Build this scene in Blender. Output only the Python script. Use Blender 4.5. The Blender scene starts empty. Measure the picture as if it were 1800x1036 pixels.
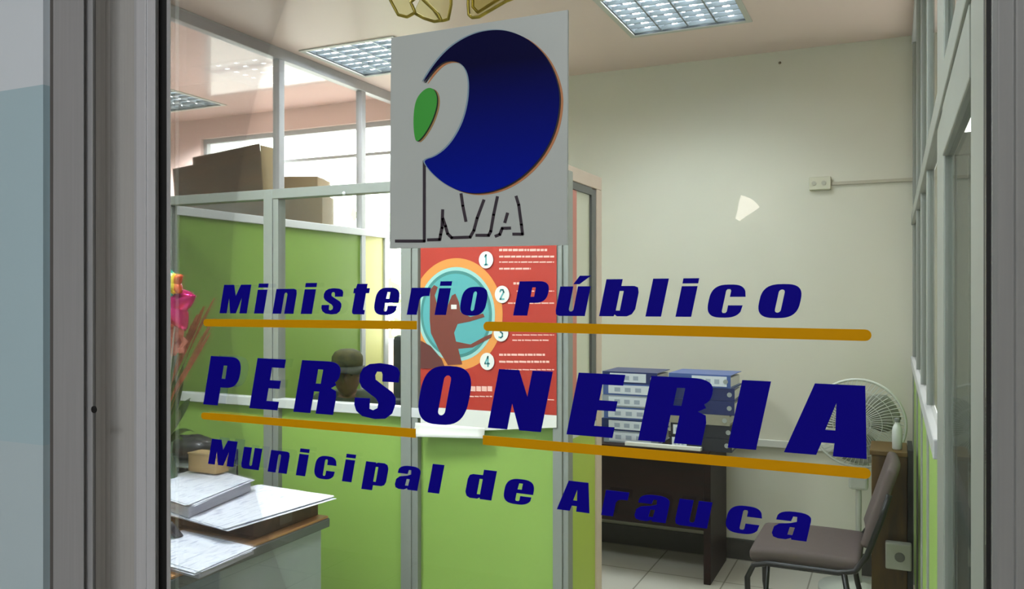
import bpy, bmesh, math, random
from mathutils import Vector, Matrix
from mathutils.geometry import tessellate_polygon

S = bpy.context.scene
COL = S.collection
random.seed(7)
PI = math.pi

# ------------------------------------------------------------------ camera
FPX, YAW, EYE, DIST = 1455.0, math.radians(24.8), 1.49, 0.75
cd = bpy.data.cameras.new('camera')
cam = bpy.data.objects.new('camera', cd)
COL.objects.link(cam)
cam.location = (0, -DIST, EYE)
cam.rotation_euler = (PI / 2, 0, YAW)
cd.sensor_width = 36
cd.lens = 36 * FPX / 1800
cd.clip_start = 0.02
S.camera = cam

# ------------------------------------------------------------------ world, lights, exposure
S.view_settings.view_transform = 'Standard'
S.view_settings.look = 'None'
S.view_settings.gamma = 1
S.view_settings.use_curve_mapping = False
S.view_settings.exposure = 0.0
S.cycles.transparent_max_bounces = 32
S.cycles.max_bounces = 10
S.cycles.sample_clamp_indirect = 6
W = bpy.data.worlds.new('sky')
S.world = W
W.use_nodes = True
bgn = W.node_tree.nodes['Background']
bgn.inputs[0].default_value = (1, 0.97, 0.94, 1)
bgn.inputs[1].default_value = 12.0
_nt = W.node_tree                                   # bright overcast sky above, dimmer ground below the horizon
_tc, _sp, _rp = _nt.nodes.new('ShaderNodeTexCoord'), _nt.nodes.new('ShaderNodeSeparateXYZ'), _nt.nodes.new('ShaderNodeValToRGB')
_rp.color_ramp.elements[0].position, _rp.color_ramp.elements[1].position = 0.0, 0.06
_rp.color_ramp.elements[0].color, _rp.color_ramp.elements[1].color = (0.55, 0.53, 0.51, 1), (1, 0.97, 0.94, 1)
_nt.links.new(_tc.outputs['Generated'], _sp.inputs[0])
_nt.links.new(_sp.outputs['Z'], _rp.inputs[0])
_nt.links.new(_rp.outputs[0], bgn.inputs[0])


def area(name, loc, rot, sx, sy, power, color, spread=PI, parent=None, portal=False):
    l = bpy.data.lights.new(name, 'AREA')
    l.shape = 'RECTANGLE'
    l.size, l.size_y = sx, sy
    l.energy = power
    l.color = color
    l.spread = spread
    o = bpy.data.objects.new(name, l)
    COL.objects.link(o)
    o.location, o.rotation_euler = loc, rot
    if parent:
        o.parent = parent
    if portal:
        l.cycles.is_portal = True
    return o


CEIL = 2.835
# daylight through the two windows of the back facade (portals on the world's sky)
area('daylight', (-3.8, 4.10, 1.9), (-PI / 2, 0, 0), 2.3, 1.7, 1, (1, 1, 1), portal=True)
area('daylight', (1.15, 4.10, 2.0), (-PI / 2, 0, 0), 1.8, 1.5, 1, (1, 1, 1), portal=True)
# corridor lamps on the photographer's side
area('corridor_light', (-0.5, -1.9, CEIL - 0.03), (0, 0, 0), 1.2, 0.6, 34, (0.93, 0.97, 1.0))


# ------------------------------------------------------------------ helpers
def s2l(c):
    return tuple((v / 12.92 if v <= 0.04045 else ((v + 0.055) / 1.055) ** 2.4) for v in [x / 255 for x in c]) + (1,)


def mat(name, rgb, rough=0.5, metal=0.0, noise=0.0, nscale=20, bump=0.0, coat=0.0, emit=None, estr=0, spec=0.5, rgb2=None, aniso=None):
    m = bpy.data.materials.new(name)
    m.use_nodes = True
    nt = m.node_tree
    b = nt.nodes['Principled BSDF']
    b.inputs['Base Color'].default_value = s2l(rgb)
    b.inputs['Roughness'].default_value = rough
    b.inputs['Metallic'].default_value = metal
    b.inputs['Specular IOR Level'].default_value = spec
    b.inputs['Coat Weight'].default_value = coat
    if emit:
        b.inputs['Emission Color'].default_value = s2l(emit)
        b.inputs['Emission Strength'].default_value = estr
    if noise or bump or rgb2:
        tc = nt.nodes.new('ShaderNodeTexCoord')
        mp = nt.nodes.new('ShaderNodeMapping')
        if aniso:
            mp.inputs['Scale'].default_value = aniso
        n = nt.nodes.new('ShaderNodeTexNoise')
        n.inputs['Scale'].default_value = nscale
        n.inputs['Detail'].default_value = 5
        nt.links.new(tc.outputs['Object'], mp.inputs[0])
        nt.links.new(mp.outputs[0], n.inputs['Vector'])
        if noise or rgb2:
            r = nt.nodes.new('ShaderNodeValToRGB')
            c1 = s2l(rgb)
            c2 = s2l(rgb2) if rgb2 else tuple(v * (1 - noise) for v in c1[:3]) + (1,)
            r.color_ramp.elements[0].position, r.color_ramp.elements[1].position = 0.35, 0.65
            r.color_ramp.elements[0].color, r.color_ramp.elements[1].color = c2, c1
            nt.links.new(n.outputs['Fac'], r.inputs[0])
            nt.links.new(r.outputs[0], b.inputs['Base Color'])
        if bump:
            bp = nt.nodes.new('ShaderNodeBump')
            bp.inputs['Strength'].default_value = bump
            bp.inputs['Distance'].default_value = 0.004
            nt.links.new(n.outputs['Fac'], bp.inputs['Height'])
            nt.links.new(bp.outputs[0], b.inputs['Normal'])
    return m


def glass_mat(name, tint, gloss=0.06, rough=0.0):
    m = bpy.data.materials.new(name)
    m.use_nodes = True
    nt = m.node_tree
    nt.nodes.remove(nt.nodes['Principled BSDF'])
    out = nt.nodes['Material Output']
    t = nt.nodes.new('ShaderNodeBsdfTransparent')
    t.inputs[0].default_value = tint
    g = nt.nodes.new('ShaderNodeBsdfGlossy')
    g.inputs['Roughness'].default_value = rough
    fr = nt.nodes.new('ShaderNodeFresnel')
    fr.inputs[0].default_value = 1.45
    mul = nt.nodes.new('ShaderNodeMath')
    mul.operation = 'MULTIPLY'
    mul.inputs[1].default_value = gloss
    nt.links.new(fr.outputs[0], mul.inputs[0])
    mx = nt.nodes.new('ShaderNodeMixShader')
    nt.links.new(mul.outputs[0], mx.inputs[0])
    nt.links.new(t.outputs[0], mx.inputs[1])
    nt.links.new(g.outputs[0], mx.inputs[2])
    nt.links.new(mx.outputs[0], out.inputs[0])
    return m


def band_mat(name, bands, rough, coat=0.0):
    """paint bands by height: bands = [(z_from, rgb)...]"""
    m = mat(name, bands[0][1], rough, coat=coat)
    nt = m.node_tree
    g = nt.nodes.new('ShaderNodeNewGeometry')
    sp = nt.nodes.new('ShaderNodeSeparateXYZ')
    dv = nt.nodes.new('ShaderNodeMath')
    dv.operation = 'DIVIDE'
    dv.inputs[1].default_value = 3.0
    r = nt.nodes.new('ShaderNodeValToRGB')
    r.color_ramp.interpolation = 'CONSTANT'
    e = r.color_ramp.elements
    while len(e) < len(bands):
        e.new(0.5)
    for i, (z, c) in enumerate(bands):
        e[i].position = z / 3.0
        e[i].color = s2l(c)
    nt.links.new(g.outputs['Position'], sp.inputs[0])
    nt.links.new(sp.outputs['Z'], dv.inputs[0])
    nt.links.new(dv.outputs[0], r.inputs[0])
    nt.links.new(r.outputs[0], nt.nodes['Principled BSDF'].inputs['Base Color'])
    return m


def world_of(o):
    m = Matrix.LocRotScale(o.location, o.rotation_euler, o.scale)
    return world_of(o.parent) @ o.matrix_parent_inverse @ m if o.parent else m


class MB:
    def __init__(self):
        self.bm = bmesh.new()

    def box(self, x0, x1, y0, y1, z0, z1, M=None):
        vs = [Vector((x, y, z)) for z in (z0, z1) for y in (y0, y1) for x in (x0, x1)]
        if M:
            vs = [M @ v for v in vs]
        v = [self.bm.verts.new(p) for p in vs]
        for f in ((0, 2, 3, 1), (4, 5, 7, 6), (0, 1, 5, 4), (2, 6, 7, 3), (0, 4, 6, 2), (1, 3, 7, 5)):
            self.bm.faces.new([v[i] for i in f])
        return self

    def prism(self, loops, w0, w1, f):
        """loops: outer + holes in 2-D; f(u,v,w) -> xyz; extruded from w0 to w1"""
        flat = [p for l in loops for p in l]
        tris = tessellate_polygon([[Vector((p[0], p[1], 0)) for p in l] for l in loops])
        a = [self.bm.verts.new(f(p[0], p[1], w0)) for p in flat]
        b = [self.bm.verts.new(f(p[0], p[1], w1)) for p in flat]
        for t in tris:
            for vs in ([a[i] for i in t], [b[i] for i in reversed(t)]):
                try:
                    self.bm.faces.new(vs)
                except ValueError:
                    pass
        k = 0
        for l in loops:
            n = len(l)
            for i in range(n):
                j = (i + 1) % n
                try:
                    self.bm.faces.new((a[k + i], a[k + j], b[k + j], b[k + i]))
                except ValueError:
                    pass
            k += n
        return self

    def slab(self, pts, z0, z1):
        return self.prism([pts], z0, z1, lambda u, v, w: (u, v, w))

    def tube(self, path, r, n=10, closed=False):
        P = [Vector(p) for p in path]
        rs = r if isinstance(r, (list, tuple)) else [r] * len(P)
        rings = []
        up = None
        for i, p in enumerate(P):
            if closed:
                t = P[(i + 1) % len(P)] - P[i - 1]
            else:
                t = P[min(i + 1, len(P) - 1)] - P[max(i - 1, 0)]
            t.normalize()
            if up is None:
                up = Vector((0, 0, 1)) if abs(t.z) < 0.9 else Vector((1, 0, 0))
            s = t.cross(up)
            if s.length < 1e-6:
                s = t.orthogonal()
            s.normalize()
            up = s.cross(t).normalized()
            rings.append([self.bm.verts.new(p + (s * math.cos(a) + up * math.sin(a)) * rs[i]) for a in [2 * PI * k / n for k in range(n)]])
        m = len(rings)
        for i in range(m if closed else m - 1):
            A, B = rings[i], rings[(i + 1) % m]
            for k in range(n):
                self.bm.faces.new((A[k], A[(k + 1) % n], B[(k + 1) % n], B[k]))
        if not closed:
            self.bm.faces.new(rings[0][::-1])
            self.bm.faces.new(rings[-1])
        return self

    def lathe(self, prof, c=(0, 0, 0), n=24, M=None):
        rings = []
        for r, z in prof:
            ring = []
            for k in range(n):
                a = 2 * PI * k / n
                v = Vector((r * math.cos(a), r * math.sin(a), z))
                if M:
                    v = M @ v
                ring.append(self.bm.verts.new(v + Vector(c)))
            rings.append(ring)
        for A, B in zip(rings, rings[1:]):
            for k in range(n):
                self.bm.faces.new((A[k], A[(k + 1) % n], B[(k + 1) % n], B[k]))
        self.bm.faces.new(rings[0][::-1])
        self.bm.faces.new(rings[-1])
        return self

    def sheet(self, grid):
        """a grid of points as a surface (both windings are the renderer's business)"""
        V = [[self.bm.verts.new(p) for p in row] for row in grid]
        for i in range(len(V) - 1):
            for j in range(len(V[0]) - 1):
                self.bm.faces.new((V[i][j], V[i][j + 1], V[i + 1][j + 1], V[i + 1][j]))
        return self

    def build(self, name, m, parent=None, world=False, smooth=False, bevel=0, thick=0):
        bmesh.ops.recalc_face_normals(self.bm, faces=self.bm.faces)
        me = bpy.data.meshes.new(name)
        self.bm.to_mesh(me)
        self.bm.free()
        if smooth:
            for p in me.polygons:
                p.use_smooth = True
        me.materials.append(m)
        o = bpy.data.objects.new(name, me)
        COL.objects.link(o)
        if parent:
            o.parent = parent
            if world:
                o.matrix_parent_inverse = world_of(parent).inverted()
        if thick:
            s = o.modifiers.new('thickness', 'SOLIDIFY')
            s.thickness = thick
        if bevel:
            b = o.modifiers.new('bevel', 'BEVEL')
            b.width, b.segments, b.limit_method = bevel, 2, 'ANGLE'
        return o


def tag(o, label, cat=None, group=None, kind=None):
    o['label'] = label
    if cat:
        o['category'] = cat
    if group:
        o['group'] = group
    if kind:
        o['kind'] = kind
    return o


def thing(name, label, cat, loc=(0, 0, 0), rz=0, group=None, kind=None):
    o = bpy.data.objects.new(name, None)
    o.empty_display_size = 0.05
    COL.objects.link(o)
    o.location, o.rotation_euler = loc, (0, 0, rz)
    return tag(o, label, cat, group, kind)


def ray(x, y):
    a, b = (x - 900) / FPX, (518 - y) / FPX
    c, s = math.cos(YAW), math.sin(YAW)
    return Vector((a * c - s, a * s + c, b))


def onY(x, y, Y):
    r = ray(x, y)
    t = (Y + DIST) / r.y
    return Vector((r.x * t, Y, EYE + r.z * t))


def onX(x, y, X):
    r = ray(x, y)
    t = X / r.x
    return Vector((X, r.y * t - DIST, EYE + r.z * t))


def onZ(x, y, Z):
    r = ray(x, y)
    t = (Z - EYE) / r.z
    return Vector((r.x * t, r.y * t - DIST, Z))


def ell(cx, cy, rx, ry, n=32, a0=0, a1=2 * PI, p=2.0, end=False):
    out = []
    m = n if not end else n + 1
    for i in range(m):
        a = a0 + (a1 - a0) * i / n
        c, s = math.cos(a), math.sin(a)
        out.append((cx + rx * math.copysign(abs(c) ** (2 / p), c), cy + ry * math.copysign(abs(s) ** (2 / p), s)))
    return out


# ------------------------------------------------------------------ materials
ALU = mat('aluminium', (208, 210, 214), 0.45, 0.1, noise=0.06, nscale=6, aniso=(40, 40, 1))
ALU_SHADED = mat('aluminium_shaded_stile', (154, 156, 155), 0.45, 0.1, noise=0.06, nscale=6, aniso=(40, 40, 1))  # right stile: its dimmer light is put into this darker colour
ALU_J = mat('aluminium_jamb', (172, 173, 175), 0.45, 0.1, noise=0.06, nscale=6, aniso=(40, 40, 1))
ALU_DARK = mat('aluminium_channel', (204, 203, 200), 0.5, 0.1, noise=0.06, nscale=6, aniso=(40, 40, 1))
ALU_IN = mat('aluminium_inside', (186, 186, 188), 0.4, 0.15, noise=0.05, nscale=8)
ALU_WHITE = mat('aluminium_sill', (214, 214, 216), 0.35, 0.1, noise=0.03, nscale=8)
RUBBER = mat('rubber_gasket', (14, 14, 14), 0.6)
PANE = glass_mat('clear_glass', (0.97, 0.985, 0.975, 1), 0.55)
PANE_IN = glass_mat('partition_glass', (0.97, 0.985, 0.975, 1), 0.28)
GREEN = mat('lime_panel', (144, 176, 84), 0.5, noise=0.05, nscale=3)
GREENB = mat('lime_panel_deep', (126, 158, 64), 0.5, noise=0.05, nscale=3)
WALL = mat('cream_paint', (208, 204, 186), 0.32, noise=0.03, nscale=2.5, bump=0.03, spec=0.4)
WALLW = mat('white_paint', (222, 214, 206), 0.5, noise=0.03, nscale=2.5)
CEILM = mat('ceiling_gloss', (228, 206, 198), 0.35, noise=0.03, nscale=1.5, spec=0.1)
CEILP = mat('ceiling_pink_gloss', (232, 198, 192), 0.07, noise=0.03, nscale=1.5, spec=0.8)
PINKW = mat('pink_paint', (234, 202, 194), 0.4)
ALU_A = mat('aluminium_cubicle', (140, 143, 136), 0.45, 0.1, noise=0.05, nscale=8)
HALLW = band_mat('corridor_paint', [(0, (202, 222, 230)), (1.281, (174, 194, 202)), (1.286, (190, 218, 228)), (1.758, (234, 244, 252))], 0.5)
DARKBASE = mat('dark_skirting', (58, 56, 50), 0.5, noise=0.1, nscale=10)


def tile_mat():
    m = mat('floor_tile', (205, 200, 188), 0.25)
    nt = m.node_tree
    tc = nt.nodes.new('ShaderNodeTexCoord')
    br = nt.nodes.new('ShaderNodeTexBrick')
    br.offset = 0
    br.inputs['Scale'].default_value = 1
    br.inputs['Brick Width'].default_value = 0.4
    br.inputs['Row Height'].default_value = 0.4
    br.inputs['Mortar Size'].default_value = 0.004
    br.inputs['Color1'].default_value = s2l((208, 203, 190))
    br.inputs['Color2'].default_value = s2l((202, 196, 184))
    br.inputs['Mortar'].default_value = s2l((150, 144, 132))
    nt.links.new(tc.outputs['Object'], br.inputs['Vector'])
    nt.links.new(br.outputs['Color'], nt.nodes['Principled BSDF'].inputs['Base Color'])
    return m


FLOOR = tile_mat()
NAVY = mat('navy_vinyl', (10, 0, 150), 0.6, spec=0.1)
AMBER = mat('amber_vinyl', (226, 162, 0), 0.6, spec=0.1)

# ================================================================== THE SETTING
YB = 4.02                                  # back wall
XB, XD = -3.04, 0.085                      # faces of the left and right partitions
LIGHTS = [(-0.94, 3.13), (-2.67, 3.2)]     # the two troffers of the office
FARL = (-4.6, 3.42)
FRONT_FILL = [(-2.1, 0.75), (-0.7, 0.9)]          # two unseen fixtures added above the frame to brighten desk and cubicle front
hs = 0.295


def rect(x0, x1, y0, y1):
    return [(x0, y0), (x1, y0), (x1, y1), (x0, y1)]


XL, XR, YH = -6.6, 2.4, -3.2
flo = MB().box(XL, XR, YH, YB, -0.06, 0).build('floor', FLOOR)
tag(flo, 'beige square tiled floor', 'floor', kind='structure')
cl = MB()
holes = [rect(x - hs, x + hs, y - hs, y + hs) for x, y in LIGHTS + [FARL] + FRONT_FILL]
cl.prism([rect(XB - .02, XR, YH, YB + 0.1)] + [h for h in holes if h[0][0] > XB], CEIL, CEIL + 0.12, lambda u, v, w: (u, v, w))
cl2 = MB().prism([rect(XL, XB - .02, YH, YB + 0.1)] + [h for h in holes if h[0][0] < XB], CEIL, CEIL + 0.12, lambda u, v, w: (u, v, w))
tag(cl2.build('ceiling_far', CEILP), 'glossy pink ceiling beyond the left partition', 'ceiling', kind='structure')
tag(cl.build('ceiling', CEILM), 'glossy pale ceiling with recessed lights', 'ceiling', kind='structure')
tag(MB().box(XL, XR, YH, YB + 0.1, CEIL + 0.121, CEIL + 0.16).build('ceiling_deck', WALLW), 'ceiling deck above the recessed lights', 'ceiling', kind='structure')

# back wall with two window openings
bw = MB()
W1 = (-4.84, -2.74, 1.15, 2.685)
W2 = (0.27, 2.0, 1.3, 2.68)
bw.prism([[(XB, 0), (XR, 0), (XR, CEIL), (XB, CEIL), (XB, W1[3]), (W1[1], W1[3]), (W1[1], W1[2]), (XB, W1[2])],
          [(W2[0], W2[2]), (W2[1], W2[2]), (W2[1], W2[3]), (W2[0], W2[3])]], YB, YB + 0.1, lambda u, v, w: (u, w, v))
bw2 = MB().prism([[(XB, 0), (XB, W1[2]), (W1[0], W1[2]), (W1[0], W1[3]), (XB, W1[3]), (XB, CEIL), (XL, CEIL), (XL, 0)]], YB, YB + 0.1, lambda u, v, w: (u, w, v))
tag(bw2.build('wall_back_far', PINKW), 'pink back wall of the room beyond the left partition', 'wall', kind='structure')
tag(bw.build('wall_back', WALL), 'cream painted back wall of the office', 'wall', kind='structure')
for k, wv in enumerate((W1, W2)):
    r = thing('window_%d' % (k + 1), ['bright window behind the left partition and the cardboard boxes', 'bright window in the room behind the right partition'][k], 'window', ((wv[0] + wv[1]) / 2, YB + 0.05, wv[2]), kind='structure')
    f = MB()
    x0, x1, z0, z1 = wv
    t = 0.035
    y0, y1 = YB + 0.03, YB + 0.07
    f.box(x0, x1, y0, y1, z0, z0 + t).box(x0, x1, y0, y1, z1 - t, z1)
    f.box(x0, x0 + t, y0, y1, z0 + t, z1 - t).box(x1 - t, x1, y0, y1, z0 + t, z1 - t)
    if k == 0:
        f.box(x0 + t, x1 - t, y0, y1, 2.455, 2.475)
    else:
        f.box(1.1, 1.13, y0, y1, z0 + t, z1 - t)
    f.build('frame', ALU_IN, r, world=True)
    MB().box(x0 + t, x1 - t, YB + 0.047, YB + 0.053, z0 + t, z1 - t).build('pane', PANE_IN, r, world=True)

for nm, b, m, lb in (('wall_far_left', (XL - 0.1, XL, YH, YB + 0.1), WALLW, 'white side wall of the neighbouring room'),
                     ('wall_far_right', (XR, XR + 0.1, YH, YB + 0.1), WALLW, 'white side wall of the room behind the right partition'),
                     ('wall_corridor', (XL, XR, YH - 0.1, YH), WALLW, 'corridor wall behind the photographer')):
    tag(MB().box(b[0], b[1], b[2], b[3], 0, CEIL).build(nm, m), lb, 'wall', kind='structure')
JL = onY(90.5, 518, 0).x
tag(MB().box(XL, JL, -0.012, 0.09, 0, CEIL).build('wall_front_left', HALLW), 'corridor wall beside the door, pale above and teal below', 'wall', kind='structure')
tag(MB().box(0.2, XR, -0.012, 0.09, 0, CEIL).build('wall_front_right', HALLW), 'corridor wall on the lock side of the door', 'wall', kind='structure')
tag(MB().box(JL, 0.2, -0.012, 0.09, 2.16, CEIL).build('wall_front_top', HALLW), 'corridor wall above the door', 'wall', kind='structure')

# skirting and cable ducts on the back wall
tag(MB().box(-1.9, XD, YB - 0.014, YB, 0, 0.115).build('baseboard_back', DARKBASE, bevel=0.003), 'dark skirting along the back wall under the table', 'baseboard', kind='structure')
tag(MB().box(-1.9, XD, YB - 0.022, YB, 0.645, 0.685).build('trim_1', mat('duct_white', (205, 204, 194), 0.4), bevel=0.003), 'pale horizontal cable duct low on the back wall', 'trim', kind='structure')
DUCT = mat('duct_cream', (200, 196, 172), 0.4)
sk = thing('wall_socket', 'cream surface socket with cable duct high on the back wall', 'socket', (-0.36, YB, 2.09))
MB().box(-0.42, -0.31, YB - 0.03, YB, 2.055, 2.125).build('socket_box', DUCT, sk, world=True, bevel=0.004)
MB().box(-0.31, XD, YB - 0.014, YB, 2.078, 2.095).build('cable_duct', mat('duct_tan', (176, 168, 148), 0.5), sk, world=True)  # duct in a darker cream than the socket box
for dx in (-0.03, 0.02):
    MB().lathe([(0.012, 0), (0.012, 0.004)], (-0.365 + dx, YB - 0.03, 2.09), 12, Matrix.Rotation(PI / 2, 4, 'X')).build('outlet', mat('outlet_grey', (178, 174, 156), 0.5), sk, world=True)
tag(MB().lathe([(0.006, 0), (0.008, 0.006), (0.003, 0.01)], onY(1371, 111, YB - 0.0), 10, Matrix.Rotation(PI / 2, 4, 'X')).build('wall_hook', mat('hook_dark', (110, 98, 74), 0.5)), 'tiny dark nail high on the back wall near the ceiling', 'nail')


# ---- partitions -----------------------------------------------------------
def mull(root, p0, p1, z0, z1, m=ALU_IN, name='mullion'):
    """an aluminium upright with a shallow groove on both faces"""
    x0, x1, y0, y1 = p0[0], p1[0], p0[1], p1[1]
    b = MB().box(x0, x1, y0, y1, z0, z1)
    return b.build(name, m, root, world=True, bevel=0.003)


# left partition B : full height, lime below, glass above
pb = thing('wall_left', 'left partition of lime panels with glass above to the ceiling', 'partition', (XB, 2.0, 0), kind='structure')
ys = [0.12, 1.95, 2.83, 3.60]
xa, xb2 = XB - 0.045, XB
for a, b in zip(ys, ys[1:]):
    MB().box(XB - 0.03, XB - 0.012, a + 0.02, b - 0.02, 0.08, 1.862).build('lower_panel', GREENB, pb, world=True)
    MB().box(XB - 0.026, XB - 0.020, a + 0.02, b - 0.02, 1.90, CEIL - 0.06).build('glass_pane', PANE_IN, pb, world=True)
MB().box(XB - 0.03, XB - 0.012, 3.64, 3.845, 0.08, 1.862).build('end_panel', mat('cream_green_bounce', (232, 226, 150), 0.5), pb, world=True)  # cream panel, with green light bounced onto it put into the colour
MB().box(XB - 0.026, XB - 0.020, 3.64, YB - 0.02, 1.90, CEIL - 0.06).build('glass_pane', PANE_IN, pb, world=True)
for y in ys + [3.86]:
    mull(pb, (xa, y - 0.022), (xb2, y + 0.022), 0, CEIL if y != 3.86 else 1.862)
MB().box(xa, xb2 + 0.004, ys[0], YB, 1.862, 1.905).build('rail', ALU_WHITE, pb, world=True, bevel=0.003)
MB().box(xa, xb2 + 0.004, ys[0], YB, CEIL - 0.062, CEIL).build('top_rail', ALU_IN, pb, world=True, bevel=0.003)
MB().box(xa, xb2 + 0.004, ys[0], 3.84, 0, 0.08).build('bottom_rail', ALU_IN, pb, world=True, bevel=0.003)

# cubicle partition A (parallel to the door) with return C
YA = 1.94
pa = thing('partition', 'cubicle partition with lime panels below and glass above a pale sill', 'partition', (-2.0, YA, 0), kind='structure')
xs = [-2.905, -2.323, -1.659, -1.048]
for i, x in enumerate(xs):
    hw = 0.012 if i == 0 else (0.036 if i < 3 else 0.028)
    b = MB().box(x - hw, x + hw * 0.25, YA - 0.026, YA + 0.026, 0, 1.92).box(x + hw * 0.25, x + hw, YA - 0.020, YA + 0.026, 0, 1.92)
    b.build('mullion', ALU_A, pa, world=True, bevel=0.002)
edges = [XB + 0.002] + xs
for a, b in zip(edges, edges[1:]):
    MB().box(a + 0.012, b - 0.012, YA + 0.004, YA + 0.018, 0.06, 1.03).build('lower_panel', GREEN, pa, world=True)
    MB().box(a + 0.012, b - 0.012, YA - 0.003, YA + 0.003, 1.065, 1.884).build('glass_pane', PANE_IN, pa, world=True)
MB().box(XB + 0.002, xs[-1], YA - 0.024, YA + 0.024, 1.882, 1.922).build('top_rail', ALU_A, pa, world=True, bevel=0.003)
MB().box(XB + 0.002, xs[-1], YA - 0.022, YA + 0.022, 1.026, 1.064).build('sill', ALU_WHITE, pa, world=True, bevel=0.003)
MB().box(XB + 0.002, xs[-1], YA - 0.022, YA + 0.022, 0, 0.06).build('bottom_rail', ALU_IN, pa, world=True, bevel=0.003)
MB().lathe([(0.006, 0), (0.008, 0.004), (0.004, 0.008)], (-1.955, YA - 0.024, 1.886), 10, Matrix.Rotation(PI / 2, 4, 'X')).build('bolt', ALU_WHITE, pa, world=True)

CREAMF = mat('beige_frame', (214, 192, 176), 0.45, noise=0.03)
XC = -1.05
pc = thing('partition', 'narrow beige framed return of the cubicle behind the logo sign', 'partition', (XC, 2.2, 0), kind='structure')
MB().box(XC - 0.04, XC, 1.97, 2.37, 1.90, 1.952).build('top_rail', CREAMF, pc, world=True, bevel=0.003)
MB().box(XC - 0.04, XC, 2.31, 2.37, 0, 1.90).build('mullion', CREAMF, pc, world=True, bevel=0.003)
MB().box(XC - 0.036, XC - 0.004, 2.262, 2.309, 1.0, 1.895).build('gasket', mat('grey_gasket', (84, 86, 84), 0.5), pc, world=True)
MB().box(XC - 0.036, XC - 0.004, 1.97, 2.262, 1.872, 1.899).build('gasket', mat('grey_gasket', (84, 86, 84), 0.5), pc, world=True)
MB().box(XC - 0.034, XC - 0.006, 2.03, 2.10, 1.0, 1.87).build('inner_post', mat('salmon_strip', (206, 120, 104), 0.5), pc, world=True)
MB().box(XC - 0.034, XC - 0.006, 1.969, 2.03, 1.0, 1.87).build('inner_strip', CREAMF, pc, world=True)
MB().box(XC - 0.026, XC - 0.014, 2.10, 2.262, 1.0, 1.872).build('upper_panel', mat('cream_panel', (214, 214, 196), 0.4), pc, world=True)
MB().box(XC - 0.03, XC - 0.008, 1.97, 2.31, 0.06, 0.97).build('lower_panel', mat('lime_panel_warm', (178, 196, 78), 0.5), pc, world=True)
MB().box(XC - 0.036, XC - 0.002, 1.97, 2.31, 0.97, 1.0).build('sill', ALU_WHITE, pc, world=True)

# right partition D, seen at a grazing angle
pd = thing('wall_right', 'right glazed partition with lime panels, seen edge on', 'partition', (XD, 2.0, 0), kind='structure')
yd = [0.30, 1.06, 1.95, 2.55, 3.20, YB - 0.03]
for i, y in enumerate(yd):
    MB().box(XD, XD + 0.02, y - (0.024 if i else 0.12), y + (0.11 if not i else 0.23 if i == 1 else 0.024), 0, CEIL).build('mullion', ALU_A, pd, world=True, bevel=0.003)
MB().box(XD - 0.006, XD + 0.022, 0.13, YB, 1.85, 1.905).build('rail', ALU_A, pd, world=True, bevel=0.003)
MB().box(XD - 0.004, XD + 0.022, 0.13, YB, CEIL - 0.05, CEIL).build('top_rail', ALU_IN, pd, world=True, bevel=0.003)
MB().box(XD - 0.008, XD + 0.022, 1.30, YB, 1.125, 1.17).build('sill', ALU_IN, pd, world=True, bevel=0.003)
FROST = mat('frosted_film', (100, 112, 108), 0.35, noise=0.04, nscale=4)
for i, (a, b) in enumerate(zip(yd, yd[1:])):
    if i == 0:
        MB().box(XD - 0.002, XD + 0.02, a + 0.11, b - 0.024, 1.755, 1.85).build('transom', ALU_A, pd, world=True, bevel=.003)
        MB().box(XD + 0.008, XD + 0.012, a + 0.11, b - 0.024, 0.12, 1.755).build('glass_pane', PANE_IN, pd, world=True)
    else:
        MB().box(XD + 0.006, XD + 0.014, a + 0.024, b - 0.024, 0.06, 1.125).build('lower_panel', GREEN, pd, world=True)
        MB().box(XD + 0.008, XD + 0.012, a + 0.024, b - 0.024, 1.17, 1.85).build('glass_pane', PANE_IN, pd, world=True)
    MB().box(XD + 0.008, XD + 0.012, a + 0.024, b - 0.024, 1.905, CEIL - 0.05).build('glass_pane', PANE_IN, pd, world=True)


pe2 = thing('partition', 'frosted grey screen behind the glass of the right partition', 'partition', (0.5, 1.15, 0), kind='structure')
MB().box(0.108, 0.90, 1.10, 1.14, 1.765, 1.81).build('top_rail', ALU_A, pe2, world=True, bevel=.003)
MB().box(0.150, 0.88, 1.112, 1.128, 0.05, 1.765).build('frosted_panel', FROST, pe2, world=True)
for x in (.108, .30, .86):
    MB().box(x, x + .026, 1.10, 1.14, 0, 1.765).build('mullion', ALU_A, pe2, world=True, bevel=.003)
MB().box(0.134, 0.15, 1.112, 1.128, 0.05, 1.765).build('frosted_panel', FROST, pe2, world=True)

# ---- the door -------------------------------------------------------------
def prof(pts, ydeep, slim=0):
    """front profile given as (pixel column, depth), closed at the back"""
    out = []
    for px_, y in pts:
        out.append((onY(px_, 518, y).x, y))
    xr, xl = out[-1][0], out[0][0]
    if slim:
        out += [(xr, 0.003), (xr - slim, 0.003), (xr - slim, ydeep)]
    else:
        out.append((xr, ydeep))
    out.append((min(xl, xr - slim - 0.002), ydeep))
    return out


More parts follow.
